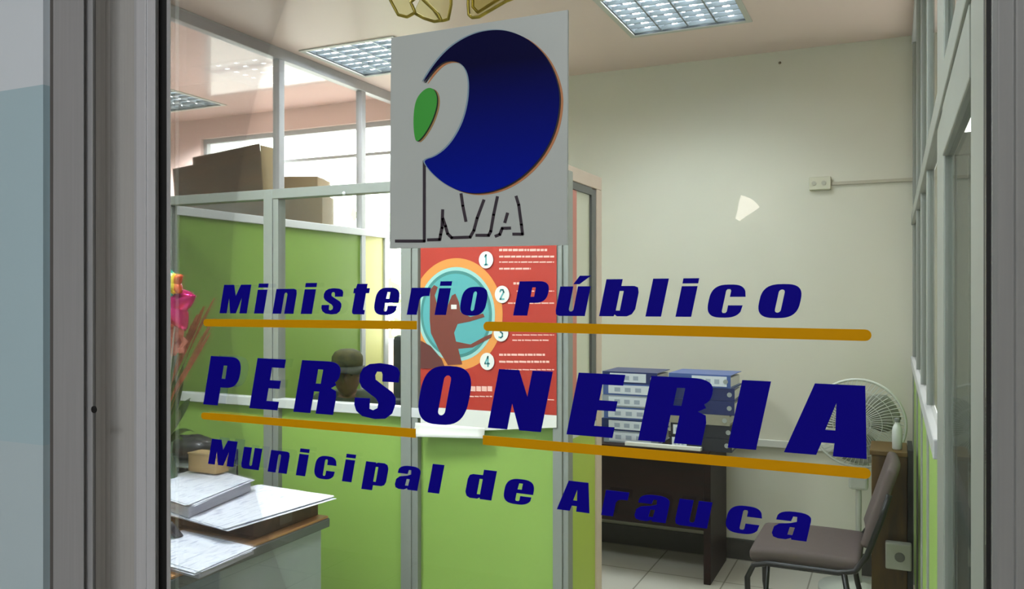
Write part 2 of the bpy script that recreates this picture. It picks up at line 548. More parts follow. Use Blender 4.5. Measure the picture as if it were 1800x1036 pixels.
ZT = 2.15
dr = thing('door_1', 'aluminium framed glass door carrying the blue lettering', 'door', (-0.4, 0, 0), kind='structure')
idn = lambda u, v, w: (u, v, w)
MB().prism([prof([(93, -0.028), (147, -0.028), (149, -0.021), (163, -0.021), (166, 0.003)], 0.08)], 0, ZT, idn).build('jamb', ALU_J, dr, world=True, bevel=0.001)
MB().box(onY(88.5, 518, -0.012).x, onY(94, 518, -0.02).x, -0.0125, 0.03, 0, ZT).build('jamb_seal', mat('joint_dark', (98, 96, 94), 0.6), dr, world=True)
st = []
for i in range(9):                                # hollow of the stile
    k = i / 8
    st.append((168 + 68 * k, 0.004 + 0.016 * math.sin(PI * k)))
MB().prism([prof(st, 0.03)], 0, ZT, idn).build('stile_channel', ALU_DARK, dr, world=True)
MB().prism([prof([(235.5, -0.012), (240, -0.016), (256, -0.0165), (258, -0.0145), (273, -0.015), (277, -0.006)], 0.012, 0.02)], 0, ZT, idn).build('stile', ALU, dr, world=True, bevel=0.0008)
GX0, GX1 = onY(277, 518, -0.004).x, onY(1741, 518, -0.004).x
MB().box(GX0 + 0.0005, onY(292.5, 518, -0.004).x, -0.0045, -0.0031, 0.1, ZT).build('gasket', RUBBER, dr, world=True)
MB().box(onY(1734, 518, -0.004).x, GX1, -0.0045, 0.02, 0.1, ZT).build('gasket', RUBBER, dr, world=True)
MB().box(onY(292.8, 518, -0.0045).x, onY(299, 518, -0.004).x, -0.0043, -0.0031, 0.1, ZT).build('glazing_bead', ALU_IN, dr, world=True)
MB().prism([[(GX1 + 0.0003, 0.06), (GX1 + 0.0003, -0.012), (GX1 + 0.004, -0.016), (onY(1782, 518, -0.016).x, -0.016), (onY(1785, 518, -0.016).x, -0.019), (0.135, -0.019), (0.135, 0.06)]], 0, ZT, idn).build('stile', ALU_SHADED, dr, world=True, bevel=0.0008)
MB().box(0.136, 0.2, -0.03, 0.08, 0, ZT).build('jamb', ALU, dr, world=True, bevel=0.002)
MB().box(onY(93, 518, 0).x, 0.2, -0.02, 0.06, ZT - 0.06, 2.16).build('head', ALU, dr, world=True, bevel=0.002)
MB().box(GX0, GX1, -0.016, 0.05, 0, 0.1).build('bottom_rail', ALU, dr, world=True, bevel=0.002)
MB().box(GX0 + 0.004, GX1 - 0.003, -0.003, 0.003, 0.1, ZT - 0.06).build('glass_pane', PANE, dr, world=True)
lk = onY(167, 720, -0.0205)
MB().lathe([(0.0045, 0), (0.0045, 0.0015), (0.002, 0.0022)], (lk.x, -0.0212, lk.z), 14, Matrix.Rotation(PI / 2, 4, 'X')).build('screw_hole', RUBBER, dr, world=True)

# ================================================================== LETTERING ON THE GLASS
def stadium(x0, x1, y0, y1, n=6):
    r = min(x1 - x0, y1 - y0) / 2
    o = []
    for cx, cy, a in ((x1 - r, y0 + r, -PI / 2), (x1 - r, y1 - r, 0), (x0 + r, y1 - r, PI / 2), (x0 + r, y0 + r, PI)):
        for i in range(n + 1):
            t = a + PI / 2 * i / n
            o.append((cx + r * math.cos(t), cy + r * math.sin(t)))
    return o


def rnd_right(x0, xr, y0, y1, n=8, p=2.6):
    """arc from (x0,y0) out to xr and back to (x0,y1)"""
    return ell(x0, (y0 + y1) / 2, xr - x0, (y1 - y0) / 2, n * 2, -PI / 2, PI / 2, p, True)


XH = 0.84
SRAW = [(1637, 228), (1645, 150), (1625, 112), (1575, 90), (1470, 80), (1385, 92), (1330, 125), (1303, 180), (1300, 240), (1325, 285), (1400, 335), (1450, 365), (1475, 400), (1468, 445), (1430, 465), (1398, 455), (1400, 370), (1268, 372), (1265, 430), (1285, 480), (1340, 520), (1450, 535), (1540, 525), (1595, 480), (1620, 400), (1618, 350), (1590, 310), (1500, 255), (1440, 215), (1435, 180), (1450, 150), (1490, 150), (1500, 170), (1500, 228)]


def s_glyph():
    pts = [(x - 0.14 * (530 - y), (530 - y) / 445) for x, y in SRAW]
    a, b = min(p[0] for p in pts), max(p[0] for p in pts)
    return [((x - a) / (b - a), y) for x, y in pts]


SG = s_glyph()


def round_open(h, slit, openings, o=0.02):
    pass


def glyph(c):
    R = lambda x0, x1, y0, y1: [(x0, y0), (x1, y0), (x1, y1), (x0, y1)]
    if c in 'Il':
        return [[R(0, 1, 0, 1 if c == 'I' else 1.03)]]
    if c == 'i':
        return [[R(0, 1, 0, 0.82)], [R(0, 1, 0.89, 1.03)]]
    if c == 'E':
        return [[[(0, 0), (1, 0), (1, .17), (.56, .17), (.56, .42), (.95, .42), (.95, .58), (.56, .58), (.56, .83), (1, .83), (1, 1), (0, 1)]]]
    if c == 'P':
        return [[[(0, 0), (.46, 0), (.46, .37), (.6, .37)] + rnd_right(.62, 1, .37, 1) + [(0, 1)], [(.45, .55), (.45, .82), (.57, .82), (.57, .55)]]]
    if c == 'R':
        return [[[(0, 0), (.43, 0), (.43, .42), (.57, .42), (.57, 0), (1, 0), (1, .34), (.97, .45), (.84, .5), (.95, .56)] + rnd_right(.62, 1, .56, 1)[4:] + [(0, 1)], [(.44, .57), (.44, .84), (.57, .84), (.57, .57)]]]
    if c == 'S':
        return [[SG]]
    if c == 's':
        return [[[(x, y * XH) for x, y in SG]]]
    if c in 'Oo':
        h = 1 if c == 'O' else XH
        return [[ell(.5, h / 2, .5, h / 2 + .015, 40, p=2.9), stadium(.43, .575, .15 * h, .85 * h)]]
    if c == 'N':
        return [[[(0, 0), (.37, 0), (.37, .44), (.6, 0), (1, 0), (1, 1), (.63, 1), (.63, .56), (.38, 1), (0, 1)]]]
    if c == 'M':
        return [[[(0, 0), (.26, 0), (.26, .58), (.40, 0), (.60, 0), (.74, .58), (.74, 0), (1, 0), (1, 1), (.63, 1), (.5, .6), (.37, 1), (0, 1)]]]
    if c == 'A':
        return [[[(0, 0), (.40, 0), (.43, .18), (.585, .18), (.60, 0), (1, 0), (.79, 1), (.19, 1)], [(.44, .36), (.56, .36), (.50, .74)]]]
    if c == 'n':
        return [[[(0, 0), (.41, 0), (.41, .66), (.45, .71), (.53, .71), (.57, .66), (.57, 0), (1, 0), (1, .68), (.96, .8), (.85, XH), (0, XH)]]]
    if c in 'uú':
        g = [[[(1, XH), (.59, XH), (.59, .18), (.55, .13), (.47, .13), (.43, .18), (.43, XH), (0, XH), (0, .16), (.04, .04), (.15, 0), (1, 0)]]]
        if c == 'ú':
            g.append([[(.42, .90), (.62, .90), (.95, 1.14), (.58, 1.14)]])
        return g
    if c == 'r':
        return [[[(0, 0), (.52, 0), (.52, .46), (.6, .55), (.74, .58), (1, .58), (1, XH), (0, XH)]]]
    if c == 't':
        return [[[(.12, .1), (.16, .03), (.26, 0), (.92, 0), (.92, .13), (.80, .15), (.80, .68), (1, .68), (1, XH), (.80, XH), (.80, .98), (.16, .98), (.12, XH), (0, XH), (0, .68), (.12, .68)]]]
    if c == 'c':
        h = XH
        out = ell(.5, h / 2, .5, h / 2 + .015, 40, 0.36, 2 * PI - 0.42, 2.9, True)
        return [[[(1, .53)] + out[1:-1] + [(.97, .31), (.57, .31), (.57, .15), (.54, .11), (.46, .11), (.43, .15), (.43, .69), (.46, .73), (.54, .73), (.57, .69), (.57, .53)]]]
    if c == 'e':
        h = XH
        out = ell(.5, h / 2, .5, h / 2 + .015, 40, 0.0, 2 * PI - 0.55, 2.9, True)
        return [[[(1, .37)] + out + [(.96, .28), (.58, .28), (.58, .14), (.55, .10), (.46, .10), (.43, .14), (.43, .37)], [(.44, .5), (.59, .5), (.59, .71), (.46, .71)]]]
    if c == 'a':
        top = ell(.52, XH - .22, .48, .235, 12, 0, PI, 2.6, True)
        return [[top + [(.04, .56), (.46, .56), (.49, .71), (.60, .71), (.62, .56), (.46, .5), (.14, .44), (.02, .34), (0, .14), (.06, .03), (.2, -.01), (.42, -.01), (.56, .05), (.58, 0), (1, 0)], [(.44, .14), (.58, .14), (.60, .38), (.46, .38)]]]
    if c == 'b':
        return [[[(0, 0), (.42, 0), (.44, .05), (.52, 0), (.8, 0), (.93, .06), (1, .2), (1, .66), (.95, .8), (.84, XH), (.47, XH), (.47, 1.03), (0, 1.03)], [(.45, .16), (.45, .70), (.57, .70), (.57, .16)]]]
    if c == 'd':
        return [[[(1, 0), (.58, 0), (.56, .05), (.48, 0), (.2, 0), (.07, .06), (0, .2), (0, .66), (.05, .8), (.16, XH), (.53, XH), (.53, 1.03), (1, 1.03)], [(.43, .16), (.55, .16), (.55, .70), (.43, .70)]]]
    if c == 'p':
        return [[[(0, XH), (.42, XH), (.44, .80), (.52, XH), (.8, XH), (.93, .79), (1, .66), (1, .18), (.95, .05), (.84, 0), (.47, 0), (.47, -.19), (0, -.19)], [(.45, .13), (.57, .13), (.57, .68), (.45, .68)]]]


SL = 0.21
YF = -0.0031                       # corridor face of the pane


def line_of(root, bl, br, tl, tr, letters):
    B0, B1, T0, T1 = [onY(p[0], p[1], YF) for p in (bl, br, tl, tr)]
    zb = lambda X: B0.z + (B1.z - B0.z) * (X - B0.x) / (B1.x - B0.x)
    zt = lambda X: T0.z + (T1.z - T0.z) * (X - T0.x) / (T1.x - T0.x)
    out = []
    for c, xl, fl, xr, fr in letters:
        yb = bl[1] + (br[1] - bl[1]) * (xl - bl[0]) / (br[0] - bl[0])
        X0 = onY(xl, yb, YF).x
        X1 = onY(xr, yb, YF).x
        h = zt(X0) - zb(X0)
        X0 -= SL * h * fl
        X1 -= SL * h * fr
        f = lambda u, v, w, X0=X0, X1=X1: (X0 + (X1 - X0) * u + SL * v * (zt(X0) - zb(X0)), w, zb(X0 + (X1 - X0) * u) + v * (zt(X0) - zb(X0)))
        mb = MB()
        for piece in glyph(c):
            mb.prism(piece, YF, YF - 0.0006, f)
        out.append(mb.build('letter', NAVY, root, world=True))
    return out


L1 = [('M', 386.5, 0, 442, 1), ('i', 447, 0, 463.5, 0), ('n', 479.4, 0, 515.8, 0), ('i', 529, 0, 548.3, 0), ('s', 565, .2, 605.4, .8), ('t', 616, .1, 649.6, .75),
      ('e', 658.3, .3, 703, .6), ('r', 715.4, 0, 756.5, .75), ('i', 764.2, 0, 784, 0), ('o', 809.3, .3, 857.7, .6),
      ('P', 902.3, 0, 965, .75), ('ú', 976.4, .1, 1028, 0), ('b', 1053.3, 0, 1122, .6), ('l', 1134.7, 0, 1162, 0), ('i', 1187.5, 0, 1215, 0), ('c', 1244, .3, 1312.5, .65), ('o', 1333, .3, 1410, .6)]
L2 = [('P', 357.8, 0, 422.7, .7), ('E', 438.9, 0, 487.8, 0), ('R', 516.2, 0, 585.6, 0), ('S', 621.8, .2, 704.4, .8), ('O', 735, .3, 829.3, .7), ('N', 857.8, 0, 951, 0),
      ('E', 996, 0, 1076.7, 0), ('R', 1121.9, 0, 1233, 0), ('I', 1279, 0, 1329, 0), ('A', 1378, 0, 1523.5, 0)]
L3 = [('M', 366.2, 0, 417.8, 1), ('u', 424.4, .1, 455, 0), ('n', 471, 0, 504, 0), ('i', 520.5, 0, 536.5, 0), ('c', 553, .3, 592.5, .65), ('i', 601.4, 0, 617.8, 0),
      ('p', 637, 0, 682.8, .65), ('a', 694.5, .15, 733.6, 0), ('l', 752, 0, 772, 0), ('d', 818, .15, 863.8, 0), ('e', 885.8, .3, 939.5, .6),
      ('A', 979, 0, 1036.2, 0), ('r', 1056.8, 0, 1105.4, .75), ('a', 1115.6, .15, 1170, 0), ('u', 1186.5, .1, 1242.8, 0), ('c', 1276, .3, 1341, .65), ('a', 1357, .15, 1417.6, 0)]
for lab, box, L in (('navy lettering reading Ministerio Público above the upper amber stripes', ((385, 551), (1360, 558.5), (395, 501), (1155, 492)), L1),
                    ('largest navy lettering reading PERSONERIA between the amber stripes', ((358, 711), (1520, 807), (368, 626), (1472, 676)), L2),
                    ('navy lettering reading Municipal de Arauca below the lower amber stripes', ((366, 815.5), (1415, 952), (375, 772), (1005, 846)), L3)):
    r = thing('vinyl_lettering', lab, 'lettering', onY(box[0][0], box[0][1], YF))
    line_of(r, *box, L)


def stripe(x0, ya0, yb0, x1, ya1, yb1, rl, rr, label):
    a, b, c, d = onY(x0, ya0, YF), onY(x0, yb0, YF), onY(x1, ya1, YF), onY(x1, yb1, YF)
    pts = []
    hl, hr_ = (a.z - b.z) / 2, (c.z - d.z) / 2
    zl, zr = (a.z + b.z) / 2, (c.z + d.z) / 2
    if rl:
        pts += ell(a.x + hl, zl, hl, hl, 8, PI / 2, 3 * PI / 2, 2, True)
    else:
        pts += [(a.x, a.z), (b.x, b.z)]
    if rr:
        pts += ell(c.x - hr_, zr, hr_, hr_, 8, -PI / 2, PI / 2, 2, True)
    else:
        pts += [(d.x, d.z), (c.x, c.z)]
    o = MB().prism([pts], YF, YF - 0.0005, lambda u, v, w: (u, w, v)).build('vinyl_stripe', AMBER)
    tag(o, label, 'stripe', 'amber stripes on the glass door')


stripe(358, 561, 574, 733, 564.5, 579.5, 1, 0, 'upper short amber stripe under the word Ministerio')
stripe(850, 565.5, 582, 1532, 579.5, 600, 1, 1, 'upper long amber stripe under the word Público')
stripe(354, 725, 737, 731, 754, 770, 1, 0, 'lower short amber stripe under the first letters of PERSONERIA')
stripe(849, 765.5, 782, 1531, 823.5, 843, 0, 1, 'lower long amber stripe under the last letters of PERSONERIA')

# ---- the logo sign ---------------------------------------------------------
sg = thing('logo_sign', 'pale square sign on the glass with a blue crescent emblem and green leaf', 'sign', onY(845, 437, YF))
SIGNW = mat('sign_plate', (200, 209, 206), 0.4, noise=0.02, nscale=8)
ya, yb_ = YF, YF - 0.003
q = [onY(690, 68, YF), onY(1000, 19, YF), onY(998.5, 431, YF), onY(687.5, 437.5, YF)]
MB().prism([[(p.x, p.z) for p in (q[3], q[2], q[1], q[0])]], ya, yb_, lambda u, v, w: (u, w, v)).build('backing', SIGNW, sg, world=True)


def smooth_loop(pts, it=2):
    for _ in range(it):
        o = []
        n = len(pts)
        for i in range(n):
            a, b = pts[i], pts[(i + 1) % n]
            o.append((a[0] * .75 + b[0] * .25, a[1] * .75 + b[1] * .25))
            o.append((a[0] * .25 + b[0] * .75, a[1] * .25 + b[1] * .75))
        pts = o
    return pts


def decal(name, pts, m, layer, sh=(0, 0), it=2):
    if it:
        pts = smooth_loop(pts, it)
    y0 = yb_ - 0.0003 * layer
    P = [onY(p[0] + sh[0], p[1] + sh[1], y0) for p in pts]
    return MB().prism([[(p.x, p.z) for p in P]], y0, y0 - 0.0003, lambda u, v, w: (u, w, v)).build(name, m, sg, world=True)


def grad_blue():
    m = mat('emblem_blue', (6, 22, 140), 0.6, spec=0.08)      # the print runs from ink navy to royal blue
    nt = m.node_tree
    tc = nt.nodes.new('ShaderNodeTexCoord')
    sp = nt.nodes.new('ShaderNodeSeparateXYZ')
    r = nt.nodes.new('ShaderNodeValToRGB')
    r.color_ramp.elements[0].color = s2l((0, 26, 168))
    r.color_ramp.elements[1].color = s2l((8, 8, 62))
    r.color_ramp.elements[1].position = 0.8
    nt.links.new(tc.outputs['Generated'], sp.inputs[0])
    nt.links.new(sp.outputs['Z'], r.inputs[0])
    nt.links.new(r.outputs[0], nt.nodes['Principled BSDF'].inputs['Base Color'])
    return m


def crop4(pts):
    return [(660 + x / 2.2525, y / 2.2525) for x, y in pts]


BLUE = crop4([(183, 338), (210, 288), (250, 233), (300, 183), (360, 146), (420, 124), (490, 117), (550, 129), (610, 158), (667, 213), (702, 273), (724, 340), (730, 400), (720, 480), (697, 550), (657, 620), (601, 682), (540, 727), (470, 757), (400, 767), (340, 759), (280, 732), (230, 692), (200, 655), (192, 634), (240, 620), (290, 580), (330, 520), (355, 460), (370, 390), (372, 320), (360, 275), (335, 248), (300, 238), (260, 248), (225, 282)])
INK = mat('emblem_ink', (22, 14, 34), 0.5)
ORANGE = mat('emblem_orange', (206, 138, 88), 0.5)
PALEB = mat('emblem_pale_blue', (140, 170, 190), 0.5)
decal('emblem_edge', BLUE, ORANGE, 0, (7, 3.5))
decal('emblem_highlight', BLUE, PALEB, 1, (-2.6, -1.2))
decal('emblem_outline', BLUE, INK, 2, (2.6, 1.5))
decal('crescent', BLUE, grad_blue(), 3)
LEAF = [(700 + x / 3.985, 40 + y / 3.985) for x, y in [(215, 453), (250, 466), (270, 505), (274, 560), (256, 640), (222, 720), (172, 800), (128, 840), (113, 790), (106, 700), (112, 600), (130, 530), (170, 478)]]
decal('leaf_edge', LEAF, mat('emblem_gold', (176, 142, 90), 0.5), 0, (5, 2))
decal('leaf_outline', LEAF, mat('leaf_ink', (16, 44, 18), 0.5), 1, (2.2, 1))
decal('leaf', LEAF, mat('emblem_green', (64, 176, 62), 0.45), 2)
TX = mat('emblem_letters', (54, 44, 56), 0.5)


def strokes(pls, w):
    mb = MB()
    y0 = yb_
    for pl in pls:
        for a, b in zip(pl, pl[1:]):
            A, B = Vector(a), Vector(b)
            d = (B - A).normalized()
            n = Vector((-d.y, d.x)) * w / 2
            A2, B2 = A - d * w * .3, B + d * w * .3
            P = [onY(p.x, p.y, y0) for p in (A2 + n, B2 + n, B2 - n, A2 - n)]
            mb.prism([[(p.x, p.z) for p in P]], y0, y0 - 0.0003, lambda u, v, w_: (u, w_, v))
    return mb


c5 = lambda pl: [(680 + x / 6.923, 320 + y / 6.923) for x, y in pl]
strokes([[(746, 284), (746, 424), (696, 424)],
         c5([(502, 706), (645, 702), (655, 640), (672, 560), (680, 345)]), c5([(684, 450), (715, 540), (740, 630), (790, 680), (1015, 672), (1060, 590), (1100, 440), (1180, 225)]),
         c5([(905, 150), (925, 290), (962, 475)]), c5([(1090, 650), (1240, 650), (1265, 600), (1300, 400), (1345, 185)]),
         c5([(1325, 660), (1375, 640), (1405, 565), (1500, 562)]), c5([(1438, 490), (1468, 385)]), c5([(1540, 636), (1652, 636), (1638, 520), (1605, 280), (1575, 180)])], 5.2).build('letters', TX, sg, world=True)

# ---- golden ribbon at the top of the pane -----------------------------------
GOLD = mat('gold_foil', (186, 164, 62), 0.28, 0.6, noise=0.45, nscale=60)
MEMB = glass_mat('gold_cellophane', (0.93, 0.91, 0.74, 1), 0.6, 0.1)
for lab, loops in (('translucent gold ribbon loops hanging inside above the left of the sign', [[(684, -60), (686, 0), (700, 26), (716, 30), (730, 22), (722, 4), (742, -14), (760, -50)], [(740, -4), (757, 12), (771, 26), (776, 36), (764, 38), (745, 32), (727, 22)], [(743, -50), (742, -6), (760, 14), (776, 37), (788, 34), (793, 8), (792, -60)]]),
                   ('translucent gold ribbon loop hanging inside above the right of the sign', [[(824, -60), (823, 8), (824, 26), (830, 31), (842, 30), (866, 16), (890, 2), (922, -10), (930, -60)], [(832, -40), (831, 12), (840, 22), (862, 8), (884, -6)]])):
    rb = thing('gold_ribbon', lab, 'ribbon', onY(loops[0][0][0], -200, 0.03), group='gold ribbons inside the glass door')
    for k, lp in enumerate(loops):
        P = []
        for i in range(len(lp) - 1):
            for t in (0, .25, .5, .75):
                P.append(onY(lp[i][0] + (lp[i + 1][0] - lp[i][0]) * t, lp[i][1] + (lp[i + 1][1] - lp[i][1]) * t, 0.03 + 0.004 * k))
        P.append(onY(lp[-1][0], lp[-1][1], 0.03 + 0.004 * k))
        MB().tube(P, 0.0018, 8).build('ribbon_edge', GOLD, rb, world=True, smooth=True)
        y0 = 0.03 + 0.004 * k
        pp = [onY(x, y, y0) for x, y in lp]
        MB().prism([[(p.x, p.z) for p in pp]], y0 - 0.0003, y0 + 0.0003, lambda u, v, w: (u, w, v)).build('ribbon_film', MEMB, rb, world=True)
    top = onY((loops[0][0][0] + loops[0][-1][0]) / 2, -60, 0.03)
    MB().box(top.x - 0.05, top.x + 0.05, 0.026, 0.045, top.z - 0.004, ZT - 0.05).build('ribbon_tail', GOLD, rb, world=True)

# ================================================================== CEILING LIGHTS
CHROME = mat('louvre_metal', (150, 158, 164), 0.35, 0.7)
REFL = mat('reflector_grey', (96, 102, 106), 0.6, 0.2)
TUBE = mat('fluorescent_tube', (255, 255, 255), 0.4, emit=(240, 247, 255), estr=26)
FRAMEM = mat('fixture_frame', (190, 190, 182), 0.4)
for (x, y), lab, pw in ((LIGHTS[0], 'square louvred ceiling light to the right of the sign', 11), (LIGHTS[1], 'square louvred ceiling light beside the top left of the sign', 11), (FARL, 'louvred ceiling light far left behind the partition', 270),
                        (FRONT_FILL[0], 'added louvred ceiling light, unseen, brightening the desk papers from over the top edge', 52), (FRONT_FILL[1], 'added louvred ceiling light, unseen, just inside the door over the top edge', 16)):
    t = thing('ceiling_light', lab, 'ceiling light', (x, y, CEIL), group='louvred ceiling lights')
    h = 0.295
    MB().prism([rect(-h - .012, h + .012, -h - .012, h + .012), rect(-h + .014, h - .014, -h + .014, h - .014)], -0.006, 0.0, idn).build('frame', FRAMEM, t)
    hb = h - 0.004
    MB().box(-hb, hb, -hb, hb, 0.085, 0.09).box(-hb, -hb + .004, -hb, hb, 0.0, .085).box(hb - .004, hb, -hb, hb, 0.0, .085).box(-hb, hb, -hb, -hb + .004, 0.0, .085).box(-hb, hb, hb - .004, hb, 0.0, .085).build('reflector', REFL, t)
    for k in range(4):
        xx = -0.21 + 0.14 * k
        MB().tube([(xx, -0.27, 0.034), (xx, 0.27, 0.034)], 0.0145, 12).build('tube', TUBE, t, smooth=True)
    lv = MB()
    for k in range(8):
        yy = -0.2625 + 0.075 * k
        lv.prism([[(-.010, 0.019), (.010, 0.019), (0.003, 0.003), (-0.003, 0.003)]], -h + .016, h - .016, lambda u, v, w, yy=yy: (w, yy + u, v))
    for k in range(5):
        xx = -0.28 + 0.14 * k
        lv.prism([[(-.014, 0.034), (.014, 0.034), (0.004, 0.003), (-0.004, 0.003)]], -h + .016, h - .016, lambda u, v, w, xx=xx: (xx + u, w, v))
    lv.build('louvre', CHROME, t)
    area('ceiling_light_lamp', (0, 0, -0.008), (0, 0, 0), 0.54, 0.54, pw, (0.80, 0.93, 1.0) if (x, y) == LIGHTS[0] else (0.9, 0.97, 1.0), math.radians(172 if (x, y) in FRONT_FILL else 128), parent=t)

# ================================================================== POSTER
YP = YA - 0.030
po = thing('poster', 'red information poster with teal circle and numbered white discs', 'poster', onY(858, 780, YP))
c7 = lambda x, y: onY(700 + x / 2.59, 400 + y / 2.59, YP)


def flat(name, pts, m, layer, parent=po, Y=YP, th=0.0004):
    y0 = Y - 0.0005 * layer
    return MB().prism([[(p[0], p[1]) for p in pts]], y0, y0 - th, lambda u, v, w: (u, w, v)).build(name, m, parent, world=True)


PX0, PX1, PZ0, PZ1 = c7(102, 400).x, c7(721, 400).x, 1.072, 1.76
RED = mat('poster_red', (176, 44, 24), 0.55, noise=0.08, nscale=3)
PWHITE = mat('poster_white', (226, 224, 216), 0.55)
flat('margin', [(PX0, 1.0), (-1.35, 1.0), (PX1, 1.03), (PX1, PZ0), (PX0, PZ0)], PWHITE, 0)
flat('sheet', [(PX0, PZ0), (PX1, PZ0), (PX1, PZ1), (PX0, PZ1)], RED, 0)
cc = c7(262, 395)
k7 = 3.06 / FPX / 2.59


def clipc(r, n=64, cx=None, cz=None):
    cx = cc.x if cx is None else cx
    cz = cc.z if cz is None else cz
    return [(min(max(cx + r * 0.93 * math.cos(2 * PI * i / n), PX0), PX1), cz + r * math.sin(2 * PI * i / n)) for i in range(n)]


flat('orange_ring', clipc(252 * k7), mat('poster_orange', (218, 140, 62), 0.55), 1)
flat('pale_ring', clipc(212 * k7), mat('poster_aqua', (150, 198, 190), 0.55), 2)
flat('dark_ring', clipc(196 * k7), mat('poster_deep_teal', (62, 128, 122), 0.55), 3)
flat('teal_disc', clipc(182 * k7), mat('poster_teal', (80, 158, 158), 0.55), 4)
BROWN = mat('poster_brown', (112, 48, 34), 0.55)
pc7 = lambda pts: [(c7(*p).x, c7(*p).z) for p in pts]
flat('figure', pc7([(147, 285), (165, 262), (182, 272), (168, 310), (185, 375), (225, 360), (246, 310), (262, 302), (278, 340), (285, 385), (330, 408), (388, 392), (395, 408), (330, 428), (272, 440), (256, 480), (265, 520), (330, 533), (398, 496), (428, 484), (422, 502), (340, 547), (275, 553), (292, 622), (228, 627), (190, 565), (150, 480), (145, 420)]), BROWN, 5)
flat('figure', pc7([(104, 515), (150, 540), (200, 600), (216, 642), (104, 642)]), mat('poster_dark_brown', (92, 40, 34), 0.55), 6)
flat('face_mark', pc7([(243, 352), (268, 352), (268, 372), (243, 372)]), PWHITE, 7)
DIGIT = mat('poster_digit', (84, 160, 162), 0.55)
DSEG = {'1': [[(.35, .8), (.5, .95), (.5, .05)], [(.3, .05), (.7, .05)]], '2': [[(.25, .75), (.35, .92), (.62, .92), (.72, .72), (.25, .06), (.75, .06)]],
        '3': [[(.25, .9), (.7, .9), (.45, .58), (.7, .45), (.7, .18), (.5, .05), (.25, .1)]], '4': [[(.62, .05), (.62, .95), (.22, .3), (.8, .3)]]}


def seg(mb, a, b, w, y0, th=0.0004):
    A, B = Vector(a), Vector(b)
    d = (B - A).normalized()
    n = Vector((-d.y, d.x)) * w / 2
    P = [A - d * w * .4 + n, B + d * w * .4 + n, B + d * w * .4 - n, A - d * w * .4 - n]
    mb.prism([[(p.x, p.y) for p in P]], y0, y0 - th, lambda u, v, w_: (u, w_, v))


for dg, (x, y) in zip('1234', ((402, 148), (475, 305), (470, 480), (407, 610))):
    c = c7(x, y)
    r = 38 * k7
    d = flat('number_disc', clipc(r, 28, c.x, c.z), PWHITE, 8)
    mb = MB()
    for pl in DSEG[dg]:
        for a, b in zip(pl, pl[1:]):
            f = lambda p: (c.x + (p[0] - .5) * r * 0.95, c.z + (p[1] - .5) * r * 1.25)
            seg(mb, f(a), f(b), 0.0055, YP - 0.0005 * 9)
    mb.build('number', DIGIT, d, world=True)
PTXT = mat('poster_text', (236, 186, 172), 0.55)
rows = [(460, 680, 103, 10), (460, 716, 133, 8), (460, 716, 158, 5), (460, 606, 188, 8), (525, 556, 255, 10), (540, 716, 290, 5), (500, 716, 345, 6), (520, 716, 490, 5), (520, 690, 514, 6), (460, 670, 580, 10), (460, 690, 612, 10), (460, 716, 648, 6), (330, 430, 735, 24), (325, 430, 770, 6), (680, 712, 785, 6)]
rnd = random.Random(3)
for x0, x1, y, hh in rows:
    mb = MB()
    x = x0
    x1 = min(x1, 712)
    while x < x1 - 4:
        w = min(rnd.uniform(10, 34), x1 - x)
        a, b = c7(x, y - hh / 2), c7(x + w - 2, y + hh / 2)
        mb.prism([[(a.x, b.z), (b.x, b.z), (b.x, a.z), (a.x, a.z)]], YP - .0005, YP - .0009, lambda u, v, w_: (u, w_, v))
        x += w + 1.5
    mb.build('text_row', PTXT, po, world=True)
# curling sheet of white paper taped under the poster
gr = []
for i in range(9):
    u = i / 8
    row = []
    for j in range(5):
        v = j / 4
        x = -1.624 + 0.29 * u
        z = 1.012 - (0.050 - 0.012 * u) * v
        row.append((x, YP - 0.006 - 0.02 * v * v * (0.4 + 0.6 * (1 - u)), z))
    gr.append(row)
tag(MB().sheet(gr).build('paper_strip', PWHITE, smooth=True, thick=0.001), 'white paper strip curling below the left corner of the poster', 'paper')

# ================================================================== FOREGROUND DESK AND PAPERS
ZD = 0.75
WOOD = mat('desk_wood', (206, 156, 104), 0.4, rgb2=(184, 130, 84), nscale=5, aniso=(14, 1, 1))
GREYP = mat('desk_grey', (166, 176, 177), 0.5, noise=0.05)
DGREY = mat('desk_edge', (96, 100, 98), 0.5)
DK = mat('desk_leg_dark', (70, 70, 66), 0.6)  # dark grey of the desk and stand legs
de = thing('office_desk', 'grey office desk with wooden top under the papers', 'desk', (-2.3, 1.1, 0))
DX1, DX0, DY0, DY1 = -1.715, -2.98, 0.35, 1.51
MB().box(DX0, DX1 - .004, DY0, DY1 - .004, ZD - 0.008, ZD).build('desktop', WOOD, de, world=True, bevel=0.002)
MB().box(DX0, DX1, DY0, DY1, ZD - 0.038, ZD - 0.008).build('edge_band', DGREY, de, world=True, bevel=0.004)
MB().box(DX1 - 0.45, DX1 - 0.02, 1.03, DY1 - 0.02, 0.0, ZD - 0.038).build('pedestal', GREYP, de, world=True, bevel=0.004)
MB().box(DX0 + .02, DX1 - 0.46, DY1 - 0.06, DY1 - 0.03, 0.12, ZD - 0.038).build('modesty_panel', GREYP, de, world=True)
MB().box(DX1 - 0.06, DX1 - 0.02, DY0 + 0.02, DY0 + 0.07, 0, ZD - 0.038).build('leg', DK, de, world=True, bevel=0.003)
MB().box(DX0 + 0.02, DX0 + 0.06, DY0 + 0.02, DY0 + 0.07, 0, ZD - 0.038).build('leg', DK, de, world=True, bevel=0.003)


